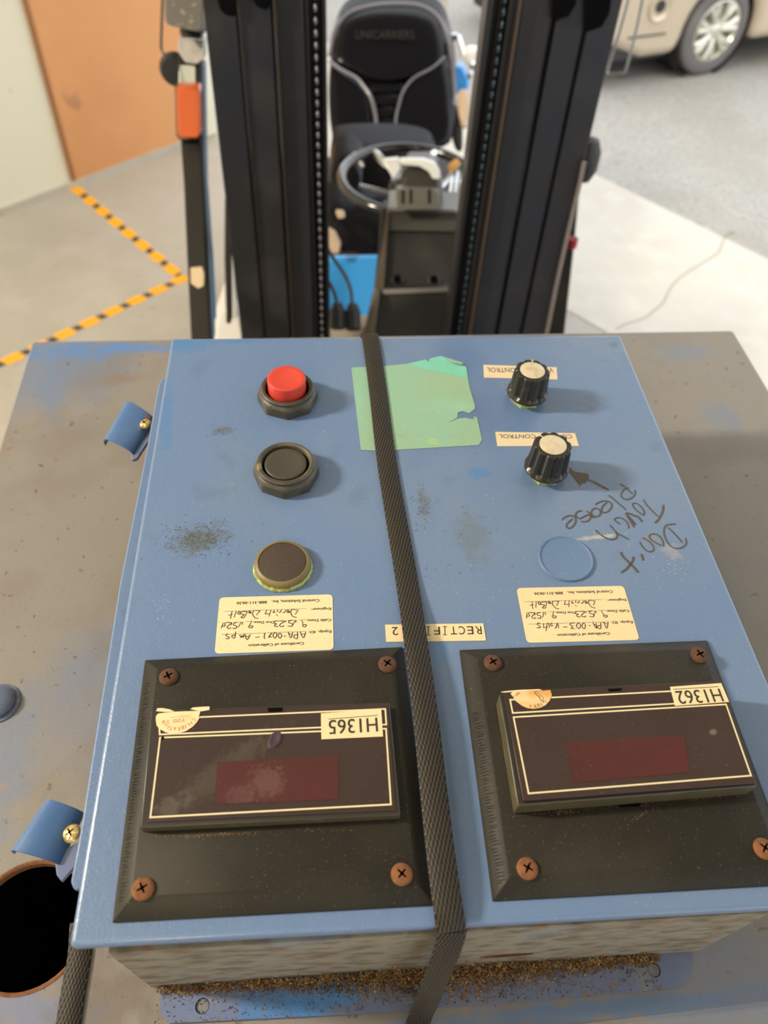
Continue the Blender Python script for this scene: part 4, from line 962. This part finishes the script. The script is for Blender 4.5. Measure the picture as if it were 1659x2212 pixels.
# left guard post with its lamps
dp_ = 1.62
def slab(name, q, dep, th, mt, bevel=.004, parent=None, label=None):
    a = [D(x, y, dep) for x, y in q]; dn = prot(CF).normalized(); dn = Vector((dn.x, dn.y, 0)).normalized()
    b_ = [p + dn*th for p in a]; m = MB(); m.loft([a, b_]); return fo(m, name, mt, parent, bevel=bevel, label=label)
slab('guard_post', [(1215,300),(1262,330),(1254,400),(1240,540),(1220,720),(1205,850),(1160,850),(1180,600)], 1.95, .05, m_post)
pst = slab('guard_post', [(383,120),(432,120),(433,290),(440,400),(447,560),(457,760),(413,760),(403,560),(396,400),(388,290)], dp_, .04, m_post)
slab('peeled_patch', [(411,580),(436,577),(441,592),(440,618),(428,624),(412,612)], dp_-.002, .004, m_peel, .001, pst, 'cream patch of peeled paint')
slab('post_side', [(433,140),(440,140),(444,400),(455,560),(460,740),(452,740),(444,560),(435,400)], dp_+.01, .03, mat('steel_blue', (.16, .24, .33), .4), .002)
slab('blue_panel', [(446,538),(455,545),(463,700),(456,700)], 1.75, .03, m_truckblue, .002)
tl = slab('turn_lamp', [(380,190),(425,190),(431,197),(433,290),(427,300),(389,298),(383,290)], dp_-.035, .035, m_amber, .004, label='amber turn signal lens')
slab('lamp_rim', [(376,184),(430,184),(436,194),(437,296),(430,304),(386,303),(379,294)], dp_-.012, .012, m_edge, .003, tl)
slab('bracket_plate', [(384,84),(440,88),(441,128),(425,140),(400,136),(384,112)], dp_-.01, .03, m_grey, .003, label='pale grey lamp bracket')
slab('bracket_plate', [(385,138),(424,138),(425,188),(385,188)], dp_+.0, .02, mat('grey_green', (.42, .44, .38), .5), .003, label='grey-green lamp bracket')
hl = slab('head_lamp', [(353,-80),(440,-80),(440,62),(432,72),(405,66),(362,56),(354,45)], dp_-.08, .10, m_lamp, .012, label='dark square work lamp')
slab('lamp_neck', [(385,64),(436,66),(436,86),(390,82)], dp_-.04, .05, m_rub, .004, hl)
m = MB(); c = D(380,150,dp_+.05); rot = Matrix.Rotation(R(90), 3, 'X')
m.lathe([(.001, -.012), (.03, -.01), (.036, 0), (.03, .012), (.001, .014)], 20, c, rot); fo(m, 'round_mirror', m_rub, smooth=True)
m = MB(); m.tube(smoothpath([D(352,-60,dp_), D(351,0,dp_), D(349,60,dp_), D(348,100,dp_), D(352,114,dp_), D(362,120,dp_)], 4), .0028, 8); fo(m, 'lamp_cable', m_rub, smooth=True)
# things low between post and mast
dl2 = 2.1
slab('fender', [(455,712),(470,650),(520,655),(535,720),(535,830),(455,830)], dl2, .3, m_fend, .02, label='light grey front fender')
slab('fender_cap', [(484,668),(492,658),(512,660),(518,680),(505,686),(486,682)], dl2-.06, .03, mat('white_cap', (.8, .78, .72), .4), .008, label='white cap')
slab('tilt_cylinder', [(485,430),(493,470),(497,560),(499,700),(488,700),(484,560)], 1.95, .03, m_post, .003)
slab('blue_panel', [(498,560),(504,560),(510,690),(503,690)], 2.0, .02, m_fend, .002)

# cab: floor, cowl, dashboard
dd = 1.98
slab('dashboard', [(822,452),(995,458),(998,500),(985,560),(975,628),(972,800),(800,800),(806,640),(815,560)], dd, .06, m_dash, .010)
slab('dash_band', [(836,455),(1003,459),(1000,502),(832,499)], dd-.008, .012, mat('dash_band', (.045, .043, .037), .4), .003)
slab('dash_top', [(838,449),(1002,454),(1004,461),(836,457)], dd-.012, .10, mat('dash_edge', (.16, .155, .14), .35), .002)
slab('lower_ledge', [(828,633),(975,628),(985,636),(975,900),(790,900),(800,650)], dd-.03, .04, m_dash, .008)
slab('ledge_edge', [(828,629),(976,625),(980,631),(826,636)], dd-.034, .01, mat('ledge_edge', (.16, .15, .14), .4), .001)
for x, y in ((859,605), (938,606)):
    m = MB(); c = D(x, y, dd-.002); dn = prot(CF).normalized(); q = (-dn).to_track_quat('Z', 'Y').to_matrix()
    m.lathe([(.017, -.004), (.017, .002), (.013, .005), (.0115, .004), (.0112, -.002)], 24, c, q, cap1=False); m.lathe([(.0112, -.001), (.001, -.001)], 24, c, q, mi=1, cap0=False, cap1=False)
    fo(m, 'socket_hole', [m_dash, m_black], smooth=True)
slab('dash_side', [(806,640),(822,560),(836,460),(840,460),(828,640),(800,900),(790,900)], dd-.02, .03, mat('brown_dash_side', (.07, .052, .03), .5), .002)
slab('brown_foot_guard', [(808,632),(820,638),(800,800),(775,800),(795,680)], dd-.06, .03, mat('brown_side', (.085, .066, .04), .5), .004)
# instrument column and steering wheel
slab('column_cover', [(866,400),(870,372),(885,360),(925,360),(945,372),(955,400),(958,455),(858,455)], dd-.035, .10, mat('column_plastic', (.035, .031, .024), .3), .012)
slab('column_panel', [(856,410),(948,414),(952,455),(852,455)], dd-.05, .03, mat('column_panel', (.10, .095, .08), .35), .004)
for x in (868, 885, 925): slab('column_slot', [(x, 412), (x+5, 412), (x+5, 440), (x, 440)], dd-.052, .01, m_black, .001)
wc = D(884, 386, 2.22); wn = Vector((0, -.03, 1)).normalized()
q = wn.to_track_quat('Z', 'Y').to_matrix(); rw = .195
sw = MB(); sw.tube([wc + q @ Vector((rw*math.cos(2*math.pi*i/56), rw*math.sin(2*math.pi*i/56), 0)) for i in range(56)], .0145, 12, closed=True)
swo = fo(sw, 'steering_wheel', mat('glossy_black', (.012, .012, .012), .18, coat=.5), smooth=True)
m = MB(); m.lathe([(.055, -.03), (.06, -.01), (.052, .006), (.03, .016), (.001, .02)], 28, wc - wn*.01, q); fo(m, 'wheel_hub', mat('hub_black', (.015, .015, .015), .2, coat=.6), swo, smooth=True)
for a in (60, 120, 270):
    m = MB(); p0 = wc + q @ Vector((.05*math.cos(R(a)), .05*math.sin(R(a)), 0)); p1 = wc + q @ Vector((rw*math.cos(R(a)), rw*math.sin(R(a)), 0))
    m.tube([p0, p0.lerp(p1, .5)-wn*.008, p1], [.016, .012, .012], 10); fo(m, 'wheel_spoke', m_chrome, swo, smooth=True)
m = MB(); cv = [D(832,356,2.12), D(838,372,2.12), D(850,385,2.1)]
slab('column_glint', [(826,348),(862,344),(866,366),(852,388),(848,386)], 1.93, .02, mat('white_glint', (.62, .64, .62), .2, coat=.5), .004, label='white shape standing for a glint on the column')  # glints over the steering column put in as white slabs
slab('column_glint', [(862,346),(915,346),(938,354),(950,372),(952,388),(934,388),(926,372),(905,360),(865,357)], 1.93, .02, mat('white_glint2', (.62, .64, .62), .2, coat=.5), .004, label='white shape standing for a glint on the column')
# levers right of the wheel
m = MB(); m.tube([D(946,412,2.1), D(970,385,2.1), D(992,352,2.1)], .006, 8); lv = fo(m, 'hydraulic_lever', m_chrome, smooth=True)
m = MB(); c = D(979,358,2.08); m.tube([D(968,368,2.08), c, D(990,348,2.08)], [.006, .012, .008], 10); fo(m, 'lever_knob', mat('orange_knob', (.75, .38, .10), .4), lv, smooth=True, label='orange lever knob')
m = MB()
for x in (968, 978, 988): m.tube([D(x,448,2.04), D(x+6,400,2.1), D(x+10,372,2.12)], .005, 8)
fo(m, 'lever_stalks', m_chrome, smooth=True)
m = MB(); m.box(D(978,448,2.02), (.04, .03, .016)); fo(m, 'lever_base', mat('white_block', (.7, .72, .7), .3), bevel=.004)
# blue floor plate with two booted cables
slab('floor_plate', [(700,560),(830,558),(830,640),(826,800),(700,800)], 2.25, .03, m_truckblue, .01, label='bright blue body panel')
slab('cross_panel', [(700,480),(835,480),(832,556),(700,562)], 2.45, .05, m_rub, .01)
for pth in ([(700,520),(718,555),(742,590),(757,625),(761,662)], [(698,590),(712,612),(723,636),(728,660)]):
    m = MB(); m.tube(smoothpath([D(x, y, 1.90) for x, y in pth], 5), .0045, 8); cb = fo(m, 'control_cable', m_rub, smooth=True)
    ex, ey = pth[-1]; m = MB()
    a = D(ex+1, ey-6, 1.90); b_ = D(ex+2, ey+50, 1.90); dv = (b_-a); n = 8
    m.tube([a + dv*(i/(2*n)) for i in range(2*n+1)], [.010+.008*min(1, i/5) + (.002 if i % 2 else 0) for i in range(2*n+1)], 14); fo(m, 'rubber_boot', m_rub, cb, smooth=True)
slab('tan_bracket', [(708,495),(724,505),(736,530),(732,550),(716,548),(706,530)], 2.2, .02, m_tan, .004, label='tan bracket')
slab('tan_bracket', [(724,458),(742,460),(746,472),(730,474)], 2.2, .02, m_tan, .004, label='tan bracket')
slab('base_plate', [(700,712),(800,708),(800,780),(700,780)], 1.98, .06, mat('floor_beige', (.32, .28, .22), .6), .004)

# seat
sd_ = 2.72
st_ = empty('seat', None, None); st_.parent = fk
def sslab(name, q, dep, th, mt, bevel, k=3, label=None, close=True):
    if k > 1:
        P_ = [Vector((x, y, 0)) for x, y in q]; n = len(P_); out = []
        for i in range(n):
            p0, p1, p2, p3 = P_[i-1], P_[i], P_[(i+1) % n], P_[(i+2) % n]
            for j in range(k):
                t = j/k; out.append(.5*((2*p1)+(p2-p0)*t+(2*p0-5*p1+4*p2-p3)*t*t+(3*p1-p0-3*p2+p3)*t**3))
        q = [(p.x, p.y) for p in out]
    dn = prot(CF).normalized(); dn = Vector((dn.x, dn.y, .15)).normalized()
    a = [D(x, y, dep) for x, y in q]; c = sum(a, Vector())/len(a)
    # pillow: front ring shrunk and pushed forward
    def rg(s_, f): return [c + (p-c)*s_ - dn*f for p in a]
    m = MB(); m.loft([rg(1.0, -th), rg(1.0, -.2*th), rg(.975, .15*th), rg(.93, .32*th), rg(.80, .45*th), rg(.5, .5*th), rg(.15, .52*th)])
    return fo(m, name, mt, st_, smooth=True, angle=80, label=label)
sslab('backrest', [(714,120),(722,72),(745,35),(790,14),(850,9),(912,15),(952,40),(972,85),(982,150),(986,220),(980,280),(962,315),(850,325),(735,322),(714,285),(708,200)], sd_, .10, m_seat, .02)
sslab('head_bolster', [(722,128),(728,80),(748,48),(800,26),(860,22),(915,28),(946,52),(958,90),(957,124),(920,148),(880,165),(835,172),(795,164),(760,148)], sd_-.045, .05, m_seat, .01)
sslab('side_bolster', [(716,140),(745,158),(775,180),(797,215),(803,255),(800,290),(780,312),(735,315),(716,280),(711,210)], sd_-.045, .05, m_seat, .01)
sslab('side_bolster', [(958,130),(972,180),(975,240),(968,300),(930,316),(885,312),(862,290),(855,250),(862,215),(885,185),(920,152)], sd_-.045, .05, m_seat, .01)
for y, x0, x1 in ((185, 803, 868), (212, 810, 862), (238, 814, 853), (262, 814, 850), (286, 812, 853)):
    sslab('seat_rib', [(x0, y-8), (x1, y-8), (x1, y+10), (x0, y+10)], sd_-.035, .03, m_seat, .006, k=2)
lt = MB(); vs, fs = glyph('UNICARRIERS'); gx0 = min(v_[0] for v_ in vs); gx1 = max(v_[0] for v_ in vs)
lt.add([D(768+127*(v_[0]-gx0)/(gx1-gx0), 84-19*v_[1]/.7, sd_-.0725) for v_ in vs], fs); fo(lt, 'embossed_lettering', mat('embossed_vinyl', (.03, .03, .032), .3), st_)
def pipe(L, r=.0045, dep=sd_-.06, mt=m_pipe):
    m = MB(); m.tube(smoothpath([D(x, y, dep) for x, y in L], 5), r, 8); fo(m, 'piping', mt, st_, smooth=True, label='grey piping of the seat')
pipe([(712,132),(735,150),(768,168),(785,186),(800,208),(808,235),(812,262),(808,285),(790,312)], .0065)
pipe([(960,122),(935,146),(895,168),(872,195),(862,225),(855,258),(858,285),(878,310)], .0045)
pipe([(712,120),(724,65),(752,30),(800,14),(860,9),(915,16),(952,44),(968,85),(978,140),(982,200),(978,228)], .0075, sd_-.03)
# seat cushion
def cush(L, name='seat_cushion'):
    return sslab(name, L, 2.50, .12, m_seat, .02)
cush([(712,335),(730,320),(800,316),(880,320),(930,340),(935,400),(900,450),(850,478),(790,480),(735,460),(712,420)])
sslab('seat_cushion', [(716,350),(735,330),(768,335),(785,380),(770,425),(730,425),(714,395)], 2.40, .09, m_seat, .02)
sslab('seat_cushion', [(705,440),(760,448),(830,462),(850,490),(835,525),(770,530),(705,520)], 2.34, .10, m_seat, .02)
pipe([(765,330),(775,345),(785,360)], .006, 2.37); 
m = MB()
for i in range(9): m.box(D(780+i*7, 402+i*1.6, 2.31), (.007, .006, .012))  # row of chrome bits put in as the steering wheel's highlight
fo(m, 'wheel_glint', m_chrome, st_, bevel=.001, label='chrome bits standing for the glint on the steering wheel')
og = MB(); oc = D(860, 200, 2.5)  # guard roof out of view, added to keep sky light off the seat
for i in range(9): og.box((oc.x, oc.y-.75+i*.17, 2.22), (.95, .09, .03))
for sx_ in (-1, 1): og.box((oc.x+sx_*.48, oc.y-.05, 2.2), (.06, 1.75, .06))
fo(og, 'overhead_guard', m_mast, bevel=.005)
# rear pillar and counterweight glimpses right of the seat
slab('rear_guard_pillar', [(948,-60),(976,-60),(972,90),(952,70)], 3.0, .05, mat('pillar_grey', (.42, .41, .38), .35), .01)
slab('rear_guard_pillar', [(762,-60),(790,-60),(790,40),(762,40)], 3.0, .05, m_dash, .01)
slab('counterweight', [(980,145),(1000,142),(1016,172),(1014,192),(1004,206),(980,204)], 2.8, .06, m_truckblue, .012, label='light blue counterweight')
m = MB(); m.tube([D(1000,198,2.6), D(1003,225,2.6), D(1002,250,2.6), D(1003,275,2.6)], [.016, .024, .018, .008], 12); fo(m, 'armrest', m_tan, smooth=True, label='tan armrest')
m = MB(); m.tube([D(990,78,2.7), D(1000,110,2.7), D(1004,124,2.7)], .009, 8); m.tube([D(975,80,2.7), D(988,80,2.7)], .012, 8); fo(m, 'seat_lever', m_chrome, smooth=True)
m = MB(); m.box(D(1021,118,2.7), (.05, .05, .05)); fo(m, 'white_fitting', mat('white_plastic', (.85, .85, .82), .3), bevel=.012)
m = MB(); m.lathe([(.001,-.016),(.014,-.01),(.016,0),(.014,.01),(.001,.016)], 16, D(1024,143,2.65)); m.lathe([(.001,-.016),(.01,-.01),(.012,0),(.01,.01),(.001,.016)], 16, D(1016,162,2.65)); fo(m, 'small_knob', m_chrome, smooth=True)
slab('side_frame', [(982,235),(1000,240),(1000,330),(985,330),(975,300)], 2.75, .05, m_dash, .01)
# chassis and wheels, mostly hidden behind the rectifier
m = MB(); c = D(850, 560, 2.3); m.box((c.x, c.y+.35, .36), (.80, 1.3, .40)); fo(m, 'chassis', m_card, bevel=.05)
for sx_ in (-1, 1):
    for yy in (-.15, .85):
        m = MB(); rt = Matrix.Rotation(R(90), 3, 'Y')
        m.lathe([(.08, -.07), (.20, -.075), (.235, -.05), (.235, .05), (.20, .075), (.08, .07)], 28, (c.x+sx_*.42, c.y+yy, .235), rt); fo(m, 'drive_wheel', m_rub, smooth=True)

# ------------------------------------------------------------------ parked car
ct = G(1500, 166)
sN = Vector((.36, -.933, 0)).normalized(); fD = Vector((-.933, -.36, 0)).normalized()      # side normal, heading
car = empty('parked_car', 'champagne coloured car with silver alloy wheel parked on the asphalt', 'car')
CM = Matrix((fD, sN, Vector((0, 0, 1)))).transposed().to_4x4(); CM.translation = ct
car.matrix_world = CM
hub_px = D(1548, 68, 1)
dcar = (ct-CW).dot(prot(CF)); sc_ = 1.0
hz = .33
# local coords: x forward, y outward (towards viewer), z up; wheel outer face at y=0
wx = 0.0
dh = prot(ray(1548, 68)); k = (ct-CW).dot(sN)/dh.dot(sN); hubw = CW + dh*k; loc = CM.inverted() @ hubw
wx, hz = loc.x, loc.z
m = MB(); rr = hz; rot = Matrix.Rotation(R(-90), 3, 'X')
rimr = rr*.66
m.lathe([(rimr*.98, -.20), (rr*.93, -.215), (rr, -.18), (rr, -.04), (rr*.96, -.012), (rr*.86, 0), (rimr*1.06, -.004), (rimr, -.012), (rimr*.97, -.05)], 56, (wx, 0, hz), rot, cap0=False, cap1=False)
wh = m.obj('wheel', m_tire, car, smooth=True)
m = MB(); m.lathe([(rimr*1.0, -.010), (rimr*1.02, -.002), (rimr*.97, .0), (rimr*.93, -.012), (rimr*.88, -.03), (rimr*.86, -.09), (.02, -.10)], 56, (wx, 0, hz), rot, cap0=False, cap1=False)
m.obj('rim', m_rim, wh, smooth=True, label='silver rim')
for i in range(7):
    a = 2*math.pi*i/7+.25; m = MB()
    for da in (-.16, .16):
        p0 = Vector((wx+.05*math.cos(a), -.022, hz+.05*math.sin(a))); p1 = Vector((wx+rimr*.93*math.cos(a+da), -.012, hz+rimr*.93*math.sin(a+da)))
        m.tube([p0, p0.lerp(p1, .5)+Vector((0, .01, 0)), p1], [.024, .018, .022], 8)
    m.obj('spoke', m_rim, wh, smooth=True)
m = MB(); m.lathe([(.055, -.05), (.055, -.012), (.04, -.004), (.001, -.002)], 24, (wx, 0, hz), rot); m.obj('hub_cap', m_rim, wh, smooth=True)
# body side with a wheel arch, extruded inwards
ar = rr*1.13; prof = []
prof += [(wx+.95, hz+.02), (wx+1.02, hz+.12), (wx+1.04, hz+.30), (wx+1.0, hz+.62), (wx-2.6, hz+.70), (wx-2.6, hz-.06), (wx-ar*1.0, hz-.08)]
prof += [(wx+ar*math.cos(math.pi-t), hz+ar*math.sin(math.pi-t)) for t in [math.pi*i/16 for i in range(0, 17)]]
prof += [(wx+ar+.03, hz-.10), (wx+.62, hz-.10)]
m = MB(); tr = Matrix(((1,0,0,0),(0,0,1,0),(0,1,0,0),(0,0,0,1)))
m.prism(prof, -1.75, .03, tr=tr); m.obj('car_body', m_carp, car, bevel=.06, seg=4)
m = MB(); m.box((wx-.5, -.86, hz-.0), (3.0, 1.3, .30)); m.obj('underbody', m_card, car)
m = MB(); m.box((wx+.66, -.6, hz-.07), (.55, 1.2, .10)); m.obj('bumper_skirt', m_card, car, bevel=.03)
# wheel well liner
m = MB(); m.lathe([(ar*.99, -.30), (ar*.99, -.02)], 32, (wx, 0, hz), rot, cap0=True, cap1=False); m.obj('wheel_well', m_card, car)
# fog lamp recess on the bumper side
dh = prot(ray(1428, 14)); k = ((ct+sN*.035)-CW).dot(sN)/dh.dot(sN); fl_ = CM.inverted() @ (CW+dh*k)
m = MB(); m.lathe([(.085, -.01), (.088, .012), (.078, .014), (.06, -.0), (.035, -.02)], 28, (fl_.x, .03, fl_.z), rot, cap0=True, cap1=False); m.lathe([(.036, .004), (.03, .014), (.001, .016)], 20, (fl_.x, .03, fl_.z), rot, mi=1)
m.obj('fog_lamp', [m_carp, m_card], car, smooth=True, label='round fog lamp in its recess')
m = MB(); m.box((wx+.62, .035, hz+.04), (.30, .006, .010)); m.obj('crease_shade', m_card, car, bevel=.004)  # dark strip on the bumper, painting the shade of its crease
